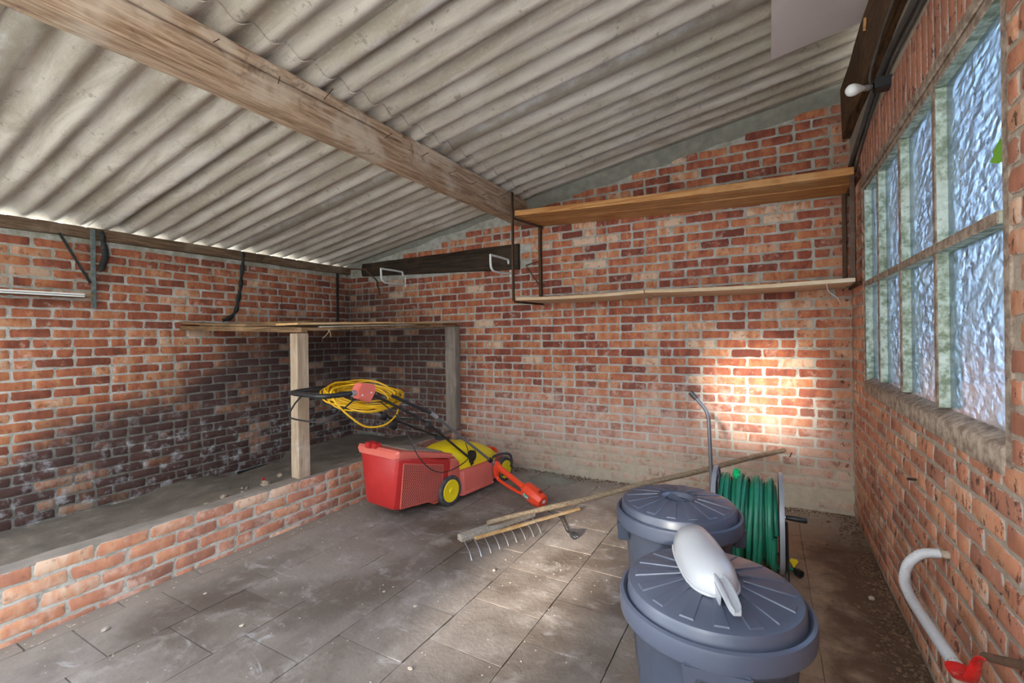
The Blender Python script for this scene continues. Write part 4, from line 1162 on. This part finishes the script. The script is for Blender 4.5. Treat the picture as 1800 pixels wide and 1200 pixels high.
bar('bail_bar', [Vector((2.36, -2.0, 0.99)), Vector((2.36, -2.12, 0.92)), Vector((2.33, -2.235, 0.855)), Vector((2.27, -2.27, 0.84)), Vector((2.05, -2.27, 0.842)), Vector((1.97, -2.26, 0.862)), Vector((1.945, -2.20, 0.93)), Vector((1.945, -2.13, 0.99))], 0.006, 'cable_black', 6, 8)
# switch box
mb = MB(); Q = Matrix.Translation((2.39, -1.99, 1.02)) @ Matrix.Rotation(math.radians(-6), 4, 'Z') @ Matrix.Rotation(math.radians(-12), 4, 'X')
mb.prism([(-0.055, -0.055), (0.055, -0.075), (0.085, 0.0), (0.075, 0.055), (-0.05, 0.05), (-0.07, 0.0)], -0.035, 0.035, Q @ Matrix.Rotation(PI / 2, 4, 'Z') @ Matrix.Rotation(PI / 2, 4, 'X'))
sbx = mb.build('switch_box', M['red_pink'], mow, bevel=0.008)
for dy, dz in ((-0.025, -0.03), (0.045, -0.005)):
    mb = MB(); mb.tube([Q @ Vector((0.032, dy, dz)), Q @ Vector((0.038, dy, dz))], 0.006, 10); mb.build('screw', M['label_white'], sbx)
mb = MB(); mb.tube([Vector((2.392, -1.965, 1.02)), Vector((2.388, -2.085, 1.012))], 0.021, 12); mb.build('clamp_sleeve', M['silver'], mow)
for p, r in ((RJ + Vector((0.02, .0, -.02)), 0.034), (LJ + Vector((.03, .0, -.05)), 0.040), (LJ + Vector((.02, -.10, .04)), 0.034)):
    mb = MB(); Q = Matrix.Translation(p) @ Matrix.Rotation(PI / 2, 4, 'Y')
    mb.lathe([(r * .6, -.012), (r, -.010), (r, .008), (r * .7, .014), (0.01, .016)], 24, Q, fn=lambda q, a: q * (1 + 0.06 * math.cos(8 * a))); mb.build('clamp_knob', M['black'], mow, smooth=50)
mb = MB(); mb.beam(RM + Vector((0, .02, .05)), RM + Vector((-.005, .06, -.09)), 0.02, 0.06, (0, 1, 0)); mb.build('handle_mount', M['black'], mow, bevel=0.012)
mb = MB(); Q = Matrix.Translation(RM + Vector((.012, .05, .0))) @ Matrix.Rotation(PI / 2, 4, 'Y'); mb.lathe([(.03, -.01), (.048, -.006), (.048, .008), (.03, .012)], 24, Q); mb.build('height_knob', M['black_tube'], mow)
mb = MB(); mb.beam(LM + Vector((-.02, -.02, -.01)), LM + Vector((.12, .03, -.02)), 0.05, 0.035); mb.build('handle_mount', M['black'], mow, bevel=0.012)
# slack switch cable
bar('switch_cable', [Vector((2.42, -1.86, .93)), Vector((2.46, -1.72, .80)), Vector((2.50, -1.66, .66)), Vector((2.56, -1.62, .50)), Vector((2.60, -1.52, .38)), Vector((2.62, -1.38, .325)), Vector((2.62, -1.18, .325)), Vector((2.60, -1.02, .36)), Vector((2.54, -.98, .46))], 0.0042, 'cable_black', 8, 6)

# ---------------------------------------------------------------- yellow extension cord hung over the mower handle
cc = Vector((2.20, -1.80, 0.985)); e1 = Vector((0.12, 0.97, -0.14)).normalized(); e2 = Vector((-0.93, 0.16, 0.30)).normalized(); e3 = e1.cross(e2)
pts = []; turns = 17; n_ = 26
for t in range(turns * n_):
    a = 2 * PI * t / n_; k = t / n_
    ra = 0.280 + 0.035 * math.sin(k * 2.4) + 0.03 * math.sin(k * 5.1); rb = 0.185 + 0.030 * math.sin(k * 3.3 + 1)
    p = cc + e1 * (ra * math.cos(a) + 0.03 * math.sin(k * 1.7)) + e2 * (rb * math.sin(a)) + e3 * (0.022 * math.sin(k * 4.3) + 0.018 * math.sin(a * 2 + k)) + Vector((0, 0, -0.055 * (1 + math.cos(a + 2.6)) * 0.5))
    pts.append(p)
mb = MB(); mb.tube(pts, 0.0062, 6)
loop = [cc + e1 * 0.20 + e2 * -0.02 + Vector((0.05, 0, 0.03)), Vector((2.33, -1.60, .93)), Vector((2.40, -1.66, .83)), Vector((2.44, -1.82, .765)), Vector((2.42, -1.98, .77)), Vector((2.40, -2.10, .85)), Vector((2.36, -2.20, .97)), Vector((2.33, -2.20, 1.045)), Vector((2.30, -2.05, 1.06)), Vector((2.36, -1.97, 1.065))]
mb.tube(bez(loop, 10), 0.0066, 8)
tag(mb.build('extension_cord', M['cord_yellow'], smooth=60), 'long yellow electric cord coiled over the mower handle', 'cord')

# ---------------------------------------------------------------- grass trimmer, upside down against the mower
tr = thing('grass_trimmer', 'orange red electric grass trimmer lying head down against the mower', 'trimmer', (3.12, -0.92, 0.0))
A = Vector((2.745, -0.80, 0.235)); B = Vector((3.285, -0.985, 0.068))       # collar end, motor end
ax = (B - A).normalized(); up_ = (Vector((0, 0, 1)) - ax * ax.z).normalized(); sd = ax.cross(up_)
L_ = (B - A).length
def tp(a, b, c=0): return A + ax * a + up_ * b + sd * c
def oct_ring(a, r1, r2, b0=0.0):
    return [tp(a, b0 + r2 * math.sin(t), r1 * math.cos(t)) for t in [2 * PI * (k + .5) / 10 for k in range(10)]]
mb = MB(); s0 = L_ - 0.225
mb.loft([oct_ring(s0, .038, .042, -.004), oct_ring(s0 + .012, .052, .060, -.004), oct_ring(s0 + .03, .064, .068), oct_ring(s0 + .15, .069, .071), oct_ring(s0 + .19, .060, .062), oct_ring(s0 + .225, .053, .053)])
mb.build('motor_housing', M['orange_red'], tr, bevel=0.003, smooth=25)
mb = MB()
for k in range(5):
    a = s0 + .165 + k * .0055; mb.tube([tp(a, .0690 - k * .0016, -.018), tp(a, .0690 - k * .0016, .022)], .0013, 5)
mb.build('cooling_slots', M['black'], tr)
mb = MB(); mb.addm([tp(s0 + .06, .012, .0692), tp(s0 + .125, .012, .0699), tp(s0 + .125, -.020, .0695), tp(s0 + .06, -.020, .0688)], [(0, 1, 2, 3)])
pl_ = mb.build('name_plate', M['label_green'], tr, smooth=0)
mb = MB()
for q0, q1 in (((.066, .006), (.069, -.012)), ((.066, .006), (.078, .006)), ((.082, .004), (.085, -.010)), ((.085, -.010), (.093, -.010)), ((.097, .004), (.101, -.012)), ((.101, -.012), (.108, .002)), ((.112, .002), (.119, -.012))):
    mb.tube([tp(s0 + q0[0], q0[1], .0708), tp(s0 + q1[0], q1[1], .0711)], .0022, 5)
mb.build('plate_mark', M['label_white'], pl_)
mb = MB(); mb.addm([tp(s0 + .228, .022, .012), tp(s0 + .228, .022, -.014), tp(s0 + .2295, -.004, -.016), tp(s0 + .2295, -.004, .014)], [(0, 1, 2, 3)]); mb.build('end_label', M['label_white'], tr, smooth=0)
# handle grip and guard bar (a long closed loop)
mb = MB(); mb.loft([oct_ring(.03, .024, .030, .014), oct_ring(.06, .023, .027, .008), oct_ring(s0 - .04, .022, .024, .004), oct_ring(s0 + .01, .030, .036, 0)]); mb.build('main_grip', M['orange_red'], tr, smooth=40)
mb = MB(); mb.tube(bez([tp(.02, .03), tp(.0, -.03), tp(.035, -.085), tp(.08, -.098), tp(s0 - .06, -.072), tp(s0 + .02, -.04)], 6), 0.0145, 8); mb.build('guard_bar', M['orange_red'], tr, smooth=50)
mb = MB(); mb.prism([(-.035, .045), (.015, .055), (.055, .020), (.040, -.035), (.045, -.10), (.005, -.095), (-.030, -.04)], -.018, .018, Matrix([[ax.x, up_.x, sd.x, A.x], [ax.y, up_.y, sd.y, A.y], [ax.z, up_.z, sd.z, A.z], [0, 0, 0, 1]]))
mb.build('grip_fork', M['orange_red'], tr, bevel=0.009)
mb = MB(); mb.beam(tp(.075, -.022), tp(.10, -.034), .014, .016); mb.build('trigger', M['black'], tr, bevel=.003)
S1 = Vector((2.50, -1.38, 0.775)); S2 = Vector((2.40, -1.72, 0.955))
e_ = A + (-ax) * 0.02 + up_ * .012
d_ = (S1 - e_)
mb = MB(); mb.tube([e_, e_ + d_ * 0.08], .017, 12); mb.build('shaft_collar', M['silver'], tr)
mb = MB(); mb.tube([e_ + d_ * .075, e_ + d_ * .11], .021, 12); mb.build('collar_ring', M['black'], tr)
mb = MB(); mb.tube([e_ + d_ * .1, S1], .0115, 12); mb.build('shaft', M['grey_tube'], tr)
mb = MB(); mb.tube([e_ + d_ * .93, e_ + d_ * 1.02], .0185, 12); mb.build('shaft_joint', M['silver'], tr)
mb = MB(); mb.tube([S1, S2], .0125, 12); mb.build('upper_shaft', M['black_tube'], tr)
mb = MB(); mb.tube(bez([Vector((3.30, -1.0, .05)), Vector((3.36, -1.03, .02)), Vector((3.455, -1.06, .012)), Vector((3.53, -1.16, .010)), Vector((3.60, -1.27, .012)), Vector((3.635, -1.30, .016))], 8), .0045, 8)
pc = mb.build('power_cable', M['cable_black'], tr)
mb = MB(); p0, p1 = Vector((3.63, -1.295, .018)), Vector((3.705, -1.355, .024)); dd = (p1 - p0).normalized(); Q = dd.to_track_quat('Z', 'Y').to_matrix().to_4x4(); Q.translation = p0
mb.lathe([(.007, -.03), (.009, 0), (.011, .02), (.016, .035), (.022, .045), (.0235, .075), (.021, .082)], 20, Q); mb.build('plug', M['black'], pc)
for s in (-.0095, .0095):
    mb = MB(); mb.tube([Q @ Vector((s, 0, .08)), Q @ Vector((s, 0, .102))], .0024, 8); mb.build('plug_pin', M['silver'], pc)

# ---------------------------------------------------------------- wooden hay rake and lath
rk = thing('hay_rake', 'old wooden rake with wire tines leaning on the back wall across the floor', 'rake', (3.2, -1.5, 0.0))
H0, H1 = Vector((3.105, -1.860, 0.092)), Vector((3.335, -1.265, 0.092))
mb = MB(); mb.beam(H0, H1, 0.055, 0.040, rings=6, jit=.001); mb.build('head_bar', M['rakehead'], rk, bevel=.004)
hd = (H1 - H0).normalized()
T0, T1 = Vector((3.19, -1.665, 0.135)), Vector((4.955, -0.03, 0.455))
mb = MB(); n_ = 16; pts = [T0.lerp(T1, i / n_) + Vector((0, 0, 0.01 * math.sin(i))) * 0.4 for i in range(n_ + 1)]
mb.tube(pts, [.016 + .003 * (i > 2) - .003 * (i == n_) for i in range(n_ + 1)], 12); mb.build('handle', M['rakewood'], rk, smooth=60)
tipd = Vector((0.13, -0.085, 0))
for k in range(9):
    b = H0.lerp(H1, 0.04 + 0.115 * k) - Vector((0, 0, .018)); tip = b + tipd * (0.95 + rnd.uniform(-.05, .05)); tip.z = .004
    mb = MB(); mb.tube(bez([b, b + Vector((0.03, -0.015, -.012)), b.lerp(tip, .65) + Vector((.008, -.004, .012)), tip], 5), .0032, 6); mb.build('tine', M['silver'], rk)
ls = MB(); ls.beam((3.185, -1.80, 0.085), (3.54, -0.86, 0.022), 0.022, 0.018, rings=8, jit=.001)
tag(ls.build('wooden_lath', M['lath'], bevel=.002, seg=1), 'thin orange brown wooden lath lying along the rake head', 'lath')

# ---------------------------------------------------------------- dustbins
def dustbin(label, c, rotz, lid_rot):
    t = thing('dustbin', label, 'dustbin', (c[0], c[1], 0), rotz, None); t.scale = (1.03, 1.03, 1.0)
    mb = MB(); seg = 96
    prof = []
    for r, z in ((.168, .0), (.174, .006), (.176, .03), (.183, .12), (.190, .25), (.197, .38), (.204, .50), (.209, .585), (.216, .60), (.216, .615), (.205, .615), (.200, .50), (.165, .02)):
        prof.append((r, z))
    def fn(r, a):
        k = (a * 16 / (2 * PI)) % 1
        return r - (0.0035 if 0.22 < k < 0.78 and r > .176 and r < .205 else 0)
    mb.lathe(prof, seg, fn=fn); body = mb.build('body', M['bin'], t, local=True, smooth=35)
    # side handles: a hooded block with a slot, on two sides
    for a0 in (0, PI):
        h = MB(); R_ = Matrix.Rotation(a0, 4, 'Z')
        h.prism([(-.075, 0), (.075, 0), (.068, -.075), (.050, -.080), (.040, -.035), (-.040, -.035), (-.050, -.080), (-.068, -.075)], .0, .045,
                R_ @ Matrix.Translation((0, -.198, .598)) @ Matrix.Rotation(PI / 2, 4, 'X'))
        h.box((-.040, -.225, .515), (.040, -.200, .565), R_)
        h.build('handle', M['bin'], t, local=True, bevel=.005)
    # lid
    mb = MB()
    mb.lathe([(.232, .585), (.238, .583), (.2445, .592), (.2465, .612), (.2450, .622), (.2455, .634), (.2440, .642), (.236, .646), (.229, .640), (.2265, .634), (.224, .640), (.2225, .664), (.218, .672), (.208, .676), (.12, .689), (.062, .693), (.058, .689), (.050, .676), (.002, .674)], 96)
    lid = mb.build('lid', M['bin_lid'], t, local=True, smooth=28)
    lid.rotation_euler = (0, 0, lid_rot)
    mb = MB(); mb.prism([(-.052, -.011), (.052, -.011), (.052, .011), (-.052, .011)], .672, .690); mb.build('lid_grip', M['bin_lid'], lid, local=True, bevel=.004)
    # raised wedge ribs round the dome
    rm = MB(); r0, r1 = .078, .200; z = lambda r: .6764 + (.208 - r) * .148
    w0, w1 = .006, .0185
    vs = []
    for r, w_ in ((r0, w0), ((r0 + r1) / 2, (w0 + w1) / 2), (r1, w1)):
        for sx_, dz in ((-1, 0), (-.86, .0032), (.86, .0032), (1, 0)): vs.append((r, sx_ * w_, z(r) + dz - .0006))
    vs += [(r1 + .003, -w1, z(r1) - .002), (r1 + .003, w1, z(r1) - .002)]
    fs = [(4*i+k, 4*i+k+1, 4*i+k+5, 4*i+k+4) for i in range(2) for k in range(3)] + [(8, 9, 12), (9, 10, 13, 12), (10, 11, 13), (0, 3, 2, 1)]
    rm.addm(vs, fs); first = rm.build('rib', M['bin_lid'], lid, local=True, smooth=20)
    n = 16
    for k in range(1, n):
        a = 2 * PI * k / n; o = first.copy(); COL.objects.link(o); o.parent = lid; o.rotation_euler = (0, 0, a)
    return t
dustbin('nearer slate grey dustbin with the pale scoop on its lid', (4.700, -2.845), math.radians(8), math.radians(4))
dustbin('farther slate grey dustbin with bare lid, beside the green hose reel', (4.505, -2.215), math.radians(-72), math.radians(30))

# ---------------------------------------------------------------- feed scoop lying upside down on the near lid
sc = thing('feed_scoop', 'pale grey plastic scoop lying upside down on the nearer dustbin lid', 'scoop', (4.69, -2.80, 0.69))
a0, a1 = Vector((4.628, -2.700, .697)), Vector((4.735, -2.945, .697)); ax = (a1 - a0).normalized(); sd = Vector((0, 0, 1)).cross(ax); LL = (a1 - a0).length
rings = []
for t_, wd, ht, lift in ((0, .050, .062, .012), (.04, .060, .072, .012), (.25, .068, .076, .008), (.5, .070, .076, .004), (.70, .068, .074, .001), (.85, .059, .064, .0), (.95, .042, .044, .0), (1.0, .018, .018, .0)):
    c = a0 + ax * LL * t_; ring = []
    for i in range(17):
        a = PI * i / 16; ring.append(c + sd * wd * math.cos(a) + Vector((0, 0, lift + ht * math.sin(a) ** .85)))
    rings.append(ring)
mb = MB(); mb.loft(rings, cap=False, closed=False)
inner = [[c.lerp(r[8] * .5 + (r[0] + r[16]) * .25, .045) for c in r] for r in rings]; mb.loft(inner, cap=False, closed=False)
mb.addm([q for q in rings[0]] + [q for q in inner[0]], [(i, i+1, 18+i, 17+i) for i in range(16)])
mb.build('bowl', M['scoop'], sc, smooth=60)
mb = MB(); rim = [r[0] for r in rings] + [rings[-1][8] * .4 + (rings[-1][0] + rings[-1][16]) * .3] + [r[16] for r in reversed(rings)]
mb.tube(bez(rim, 4), .0042, 6); mb.tube([q for q in rings[0]], .0035, 6); mb.build('rim', M['scoop'], sc, smooth=60)
hb = a0 + ax * LL * .90 + Vector((0, 0, .042)); he = a0 + ax * (LL + .105) + Vector((0.0, 0, .020))
mb = MB(); hx = (he - hb).normalized(); n_ = 10; vs = []
for i in range(n_ + 1):
    c = hb.lerp(he, i / n_); w_ = .013 + .004 * math.sin(PI * i / n_); 
    if i == n_: w_ = .009
    for s1, z in ((-1, -.008), (-1, .008), (-.55, .008), (-.5, .0), (.5, .0), (.55, .008), (1, .008), (1, -.008)): vs.append(c + sd * s1 * w_ + Vector((0, 0, z + .006 * math.sin(PI * i / n_))))
mb.addm(vs, [(8*i+k, 8*i+(k+1)%8, 8*i+8+(k+1)%8, 8*i+8+k) for i in range(n_) for k in range(8)] + [tuple(range(8)), tuple(8*n_+k for k in range(8))])
mb.build('handle', M['scoop'], sc, bevel=.0015, smooth=50)
mb = MB()
for s1 in (-1, 1): mb.beam(hb + sd * s1 * .014 + Vector((0, 0, -.022)), hb + hx * .06 + sd * s1 * .014 + Vector((0, 0, -.026)), .004, .038)
mb.build('handle_web', M['scoop'], sc, bevel=.002)

# ---------------------------------------------------------------- hose reel with hose and trolley frame
RX0, RX1, RY, RZ = 4.560, 4.905, -1.17, 0.285
re = thing('hose_reel', 'grey metal hose reel cart with upright push handle behind the farther dustbin', 'hose reel', (4.73, RY, 0))
def disc(x, name='side_disc'):
    mb = MB(); Q = Matrix.Translation((x, RY, RZ)) @ Matrix.Rotation(PI / 2, 4, 'Y')
    bm_out = []; seg = 60; s = 1 if x > 4.7 else -1
    # ring with six round holes: built as radial plate rings with gaps
    mb.lathe([(.258, -.004), (.262, -.012), (.278, -.012), (.280, 0), (.278, .012), (.262, .012), (.258, .004), (.215, .004), (.215, -.004), (.262, -.004)], seg, Q, cap=(False, False))
    mb.lathe([(.095, -.004), (.095, .004), (.02, .006), (.02, -.006), (.095, -.004)], seg, Q, cap=(False, False))
    for k in range(6):
        R_ = Q @ Matrix.Rotation(2 * PI * k / 6, 4, 'Z'); w0, w1 = .040, .075
        mb.prism([(.09, -w0), (.22, -w1), (.22, w1), (.09, w0)], -.0035, .0035, R_)
    return mb.build(name, M['grey_plastic'], re, smooth=40)
disc(RX0); disc(RX1)
mb = MB(); mb.lathe([(.085, 0), (.085, RX1 - RX0)], 24, Matrix.Translation((RX0, RY, RZ)) @ Matrix.Rotation(PI / 2, 4, 'Y')); mb.build('drum', M['grey_plastic'], re)
for x in (RX0 - .025, RX1 + .025):
    mb = MB(); mb.tube(bez([(x, RY + .20, .01), (x, RY + .10, .16), (x, RY, RZ), (x, RY - .10, .16), (x, RY - .20, .01)], 5), .008, 8); mb.build('side_frame', M['black'], re)
mb = MB(); mb.tube([(RX0 - .025, RY - .20, .010), (RX1 + .025, RY - .20, .010)], .008, 8); mb.tube([(RX0 - .025, RY + .20, .010), (RX1 + .025, RY + .20, .010)], .008, 8); mb.build('foot_bar', M['black'], re)
mb = MB(); mb.tube(bez([(4.535, RY + .02, .02), (4.53, RY + .03, .45), (4.518, RY + .05, .80), (4.512, RY + .05, .865), (4.49, RY + .05, .915), (4.425, RY + .04, .995)], 8), .0115, 12); mb.build('push_handle', M['grey_tube'], re)
mb = MB(); mb.tube([(4.446, RY + .042, .970), (4.410, RY + .040, 1.012)], .0155, 12); mb.build('grip', M['black'], re, bevel=.002)
cy, czz = RY - .16, RZ + .085
mb = MB(); mb.tube(bez([(RX1, RY, RZ), (RX1 + .015, RY - .02, RZ + .01), (RX1 + .02, cy, czz)], 5), .006, 8); mb.build('crank_arm', M['silver'], re)
mb = MB(); mb.tube([(RX1 + .018, cy, czz), (RX1 + .03, cy, czz), (RX1 + .11, cy, czz - .002), (RX1 + .118, cy, czz - .002)], [.010, .0135, .0150, .011], 14); mb.build('crank_grip', M['black'], re, smooth=50)
mb = MB()
for y_, z_ in ((RY, RZ), (RY - .035, RZ - .03), (RY + .03, RZ - .035)): mb.tube([(RX1 + .002, y_, z_), (RX1 + .025, y_, z_)], .006, 8)
mb.build('bolt', M['lath'], re)
# the hose
pts = []; turns = 11; n_ = 30
for t_ in range(turns * n_ + 1):
    k = t_ / n_; a = 2 * PI * k
    x = RX0 + .024 + (RX1 - RX0 - .048) * (k / turns) + .008 * math.sin(k * 2.2) + .008 * math.sin(a + k)
    r = .232 + .012 * math.sin(k * 1.9) + (.008 if 3.5 < k < 8 else 0)
    pts.append(Vector((x, RY - r * math.cos(a), RZ - .01 + r * 1.0 * math.sin(a) - .004 * (1 - math.sin(a)))))
hs = thing('garden_hose', 'thick dusty green garden hose wound on the grey reel', 'hose', (4.73, RY, 0.05))
mb = MB(); mb.tube(pts, .0148, 10); mb.build('hose_coil', M['hose'], hs, smooth=60)
pts = []; turns = 10
for t_ in range(turns * n_ + 1):
    k = t_ / n_; a = 2 * PI * k; x = RX1 - .03 - (RX1 - RX0 - .06) * (k / turns); r = .203
    pts.append(Vector((x, RY - r * math.cos(a), RZ - .01 + r * math.sin(a))))
mb = MB(); mb.tube(pts, .0148, 8); mb.build('inner_coil', M['hose'], hs, smooth=60)
mb = MB(); mb.tube(bez([(4.86, RY - .12, .10), (4.885, RY - .13, .075), (4.90, RY - .10, .06), (4.965, RY - .07, .052)], 5), .012, 10); mb.build('hose_end', M['hose'], hs, smooth=60)
mb = MB(); Q = Matrix.Translation((4.965, RY - .07, .052)) @ Vector((.6, -.75, -.1)).to_track_quat('Z', 'Y').to_matrix().to_4x4()
mb.lathe([(.013, -.02), (.016, 0), (.016, .02), (.023, .024), (.023, .045), (.014, .046), (.013, .03)], 20, Q, cap=(True, True)); noz = mb.build('tap_fitting', M['black'], hs)
mb = MB(); mb.prism([(-.004, 0), (.004, 0), (.010, .018), (.022, .034), (.016, .048), (-.016, .048), (-.022, .034), (-.010, .018)], -.003, .003, Matrix.Translation((4.962, RY - .075, .066)) @ Matrix.Rotation(PI/2, 4, 'X')); mb.build('tap_key', M['yellow'], noz, bevel=.002)
mb = MB(); Q = Matrix.Translation((4.677, RY - .02, RZ + .235)) @ Matrix.Rotation(.1, 4, 'X')
mb.lathe([(.016, -.02), (.020, .0), (.024, .006), (.024, .020), (.020, .024), (.021, .044), (.013, .046), (.012, .03)], 20, Q); mb.build('hose_connector', M['bright_green'], hs)

# ---------------------------------------------------------------- white pipe with red valve at the window wall
wp = thing('water_pipe', 'white painted bent pipe coming out of the window wall', 'pipe', (5.30, -2.4, 0.5))
mb = MB(); mb.tube(bez([(5.45, -2.085, .586), (5.365, -2.082, .588)], 3), .014, 12); mb.build('bare_stub', M['rubble'], wp)
mb = MB(); mb.tube(bez([(5.375, -2.082, .588), (5.325, -2.085, .576), (5.284, -2.102, .538), (5.262, -2.155, .500), (5.258, -2.25, .487), (5.260, -2.40, .493), (5.265, -2.55, .500), (5.270, -2.640, .502)], 7), .0165, 14); mb.build('pipe_bend', M['pipe'], wp, smooth=60)
V0 = Vector((5.270, -2.645, .502))
mb = MB(); mb.tube([V0 + Vector((0, .025, .0)), V0 + Vector((0, -.01, -.008)), V0 + Vector((0, -.04, -.020)), V0 + Vector((0, -.055, -.03))], [.0175, .021, .021, .016], 12); vb = mb.build('valve_body', M['rubble'], wp, bevel=.002)
mb = MB(); pts = [V0 + Vector((-.004, -.010, .012)), V0 + Vector((-.004, -.055, .010)), V0 + Vector((-.004, -.105, .045)), V0 + Vector((-.006, -.145, .105)), V0 + Vector((-.008, -.185, .140)), V0 + Vector((-.008, -.225, .160))]
cv = bez(pts, 5); ww = [.026, .027, .027, .026, .025, .024, .022, .020, .018, .016, .015, .014, .013, .012, .0115, .011]
ww += [.0105] * (len(cv) - len(ww)); mb.tube(cv, ww[:len(cv)], 12, flat=.42)
mb.build('valve_lever', M['valve_red'], vb, smooth=60)
mb = MB(); mb.tube([V0 + Vector((-.008, -.20, .152)), V0 + Vector((-.01, -.375, .243)), V0 + Vector((-.012, -.62, .385))], .009, 10); mb.build('dark_rod', M['rust'], wp)

# ---------------------------------------------------------------- loose dirt, chips and crumbs
mb = MB()
def crumb(mb, x, y, r, z=0.0, flat=.5):
    a = rnd.uniform(0, 6.28); n_ = 5; vs = [(x + r * math.cos(a + 2*PI*i/n_) * rnd.uniform(.6, 1.2), y + r * math.sin(a + 2*PI*i/n_) * rnd.uniform(.6, 1.2), z) for i in range(n_)]
    vs += [(x + r * .2, y, z + r * flat * rnd.uniform(.6, 1.4))]; mb.addm(vs, [(i, (i+1) % n_, n_) for i in range(n_)])
for i in range(2600):
    y = -rnd.uniform(0.02, 3.6); x = W - abs(rnd.gauss(0, .085)) - .004
    crumb(mb, x, y, rnd.choice((.003, .004, .005, .007, .010)) * rnd.uniform(.7, 1.3), flat=.7)
for i in range(700):
    x = rnd.uniform(1.9, W - .05); y = -abs(rnd.gauss(0, .07)) - .01
    crumb(mb, x, y, rnd.uniform(.003, .012), flat=.7)
tag(mb.build('dirt_crumbs', M['crumbs'], smooth=0), 'dark brown crumbs of earth along the foot of the window wall', 'dirt', kind='stuff')
mb = MB()
for i in range(420):
    x = rnd.uniform(1.85, 4.6); y = -rnd.uniform(.25, 3.6)
    crumb(mb, x, y, rnd.choice((.003, .004, .005, .006)) * rnd.uniform(.6, 1.2), flat=.35)
for i in range(160):
    y = -rnd.uniform(.3, 3.6); crumb(mb, LOWX + abs(rnd.gauss(0, .09)) + .01, y, rnd.uniform(.003, .009), flat=.4)
for i in range(350):
    x = rnd.uniform(1.9, 5.2); crumb(mb, x, -abs(rnd.gauss(0, .13)) - .01, rnd.uniform(.003, .013), flat=.6)
tag(mb.build('pale_grit', M['chips'], smooth=0), 'pale mortar grit and flakes scattered over the slab floor', 'grit', kind='stuff')
for i, (x, y, r, lab) in enumerate(((2.612, -2.968, .012, 'pale curled flake on the floor near the brick kerb'), (3.006, -2.425, .009, 'small pale flake in the middle of the slab floor'), (3.53, -2.80, .012, 'pale broken flake at the bottom centre of the floor'), (2.15, -2.90, .010, 'dry flake on the floor close to the low brick kerb'), (3.42, -1.95, .011, 'brown clod on the floor in front of the rake tines'), (2.35, -2.02, .008, 'white flake on the floor near the grass box'), (3.25, -2.45, .011, 'long pale flake on the floor left of the dustbins'))):
    lump('mortar_flake', lab, 'flake', (x, y, r * .25), r, 'chips', i + 20, sq=.35)
lump('mortar_flake', 'white pebble by the foot of the window wall', 'pebble', (5.30, -1.30, .012), .014, 'chips', 41)
lump('brick_fragment', 'orange brick fragment on the floor at bottom left', 'fragment', (2.06, -3.30, .006), .02, 'brick', 5, sq=.4)
# dust mound with a ring mark at the foot of the back wall
mb = MB(); vs = []; nr, na = 8, 28
for i in range(nr + 1):
    r = .17 * i / nr
    for k in range(na):
        a = 2 * PI * k / na
        z = .035 * math.exp(-((r - .055) / .035) ** 2) + .02 * math.exp(-(r / .12) ** 2) - .004 + .006 * mnoise.noise(Vector((r * 30 * math.cos(a), r * 30 * math.sin(a), 2)))
        vs.append((3.02 + r * 1.5 * math.cos(a), -.24 + r * math.sin(a), max(z, -.003)))
mb.addm(vs, [(i*na+k, i*na+(k+1)%na, (i+1)*na+(k+1)%na, (i+1)*na+k) for i in range(nr) for k in range(na)])
tag(mb.build('dust_heap', M['render'], smooth=80), 'low grey heap of cement dust with a round hollow by the back wall', 'dust', kind='stuff')
# hanging cobweb threads at the right end of the lower shelf
mb = MB(); mb.tube(bez([(5.20, -.50, 1.712), (5.215, -.49, 1.66), (5.26, -.47, 1.62), (5.28, -.46, 1.58)], 5), .0012, 4); tag(mb.build('thread', M['label_white']), 'pale thread hanging under the right end of the lower shelf', 'thread')
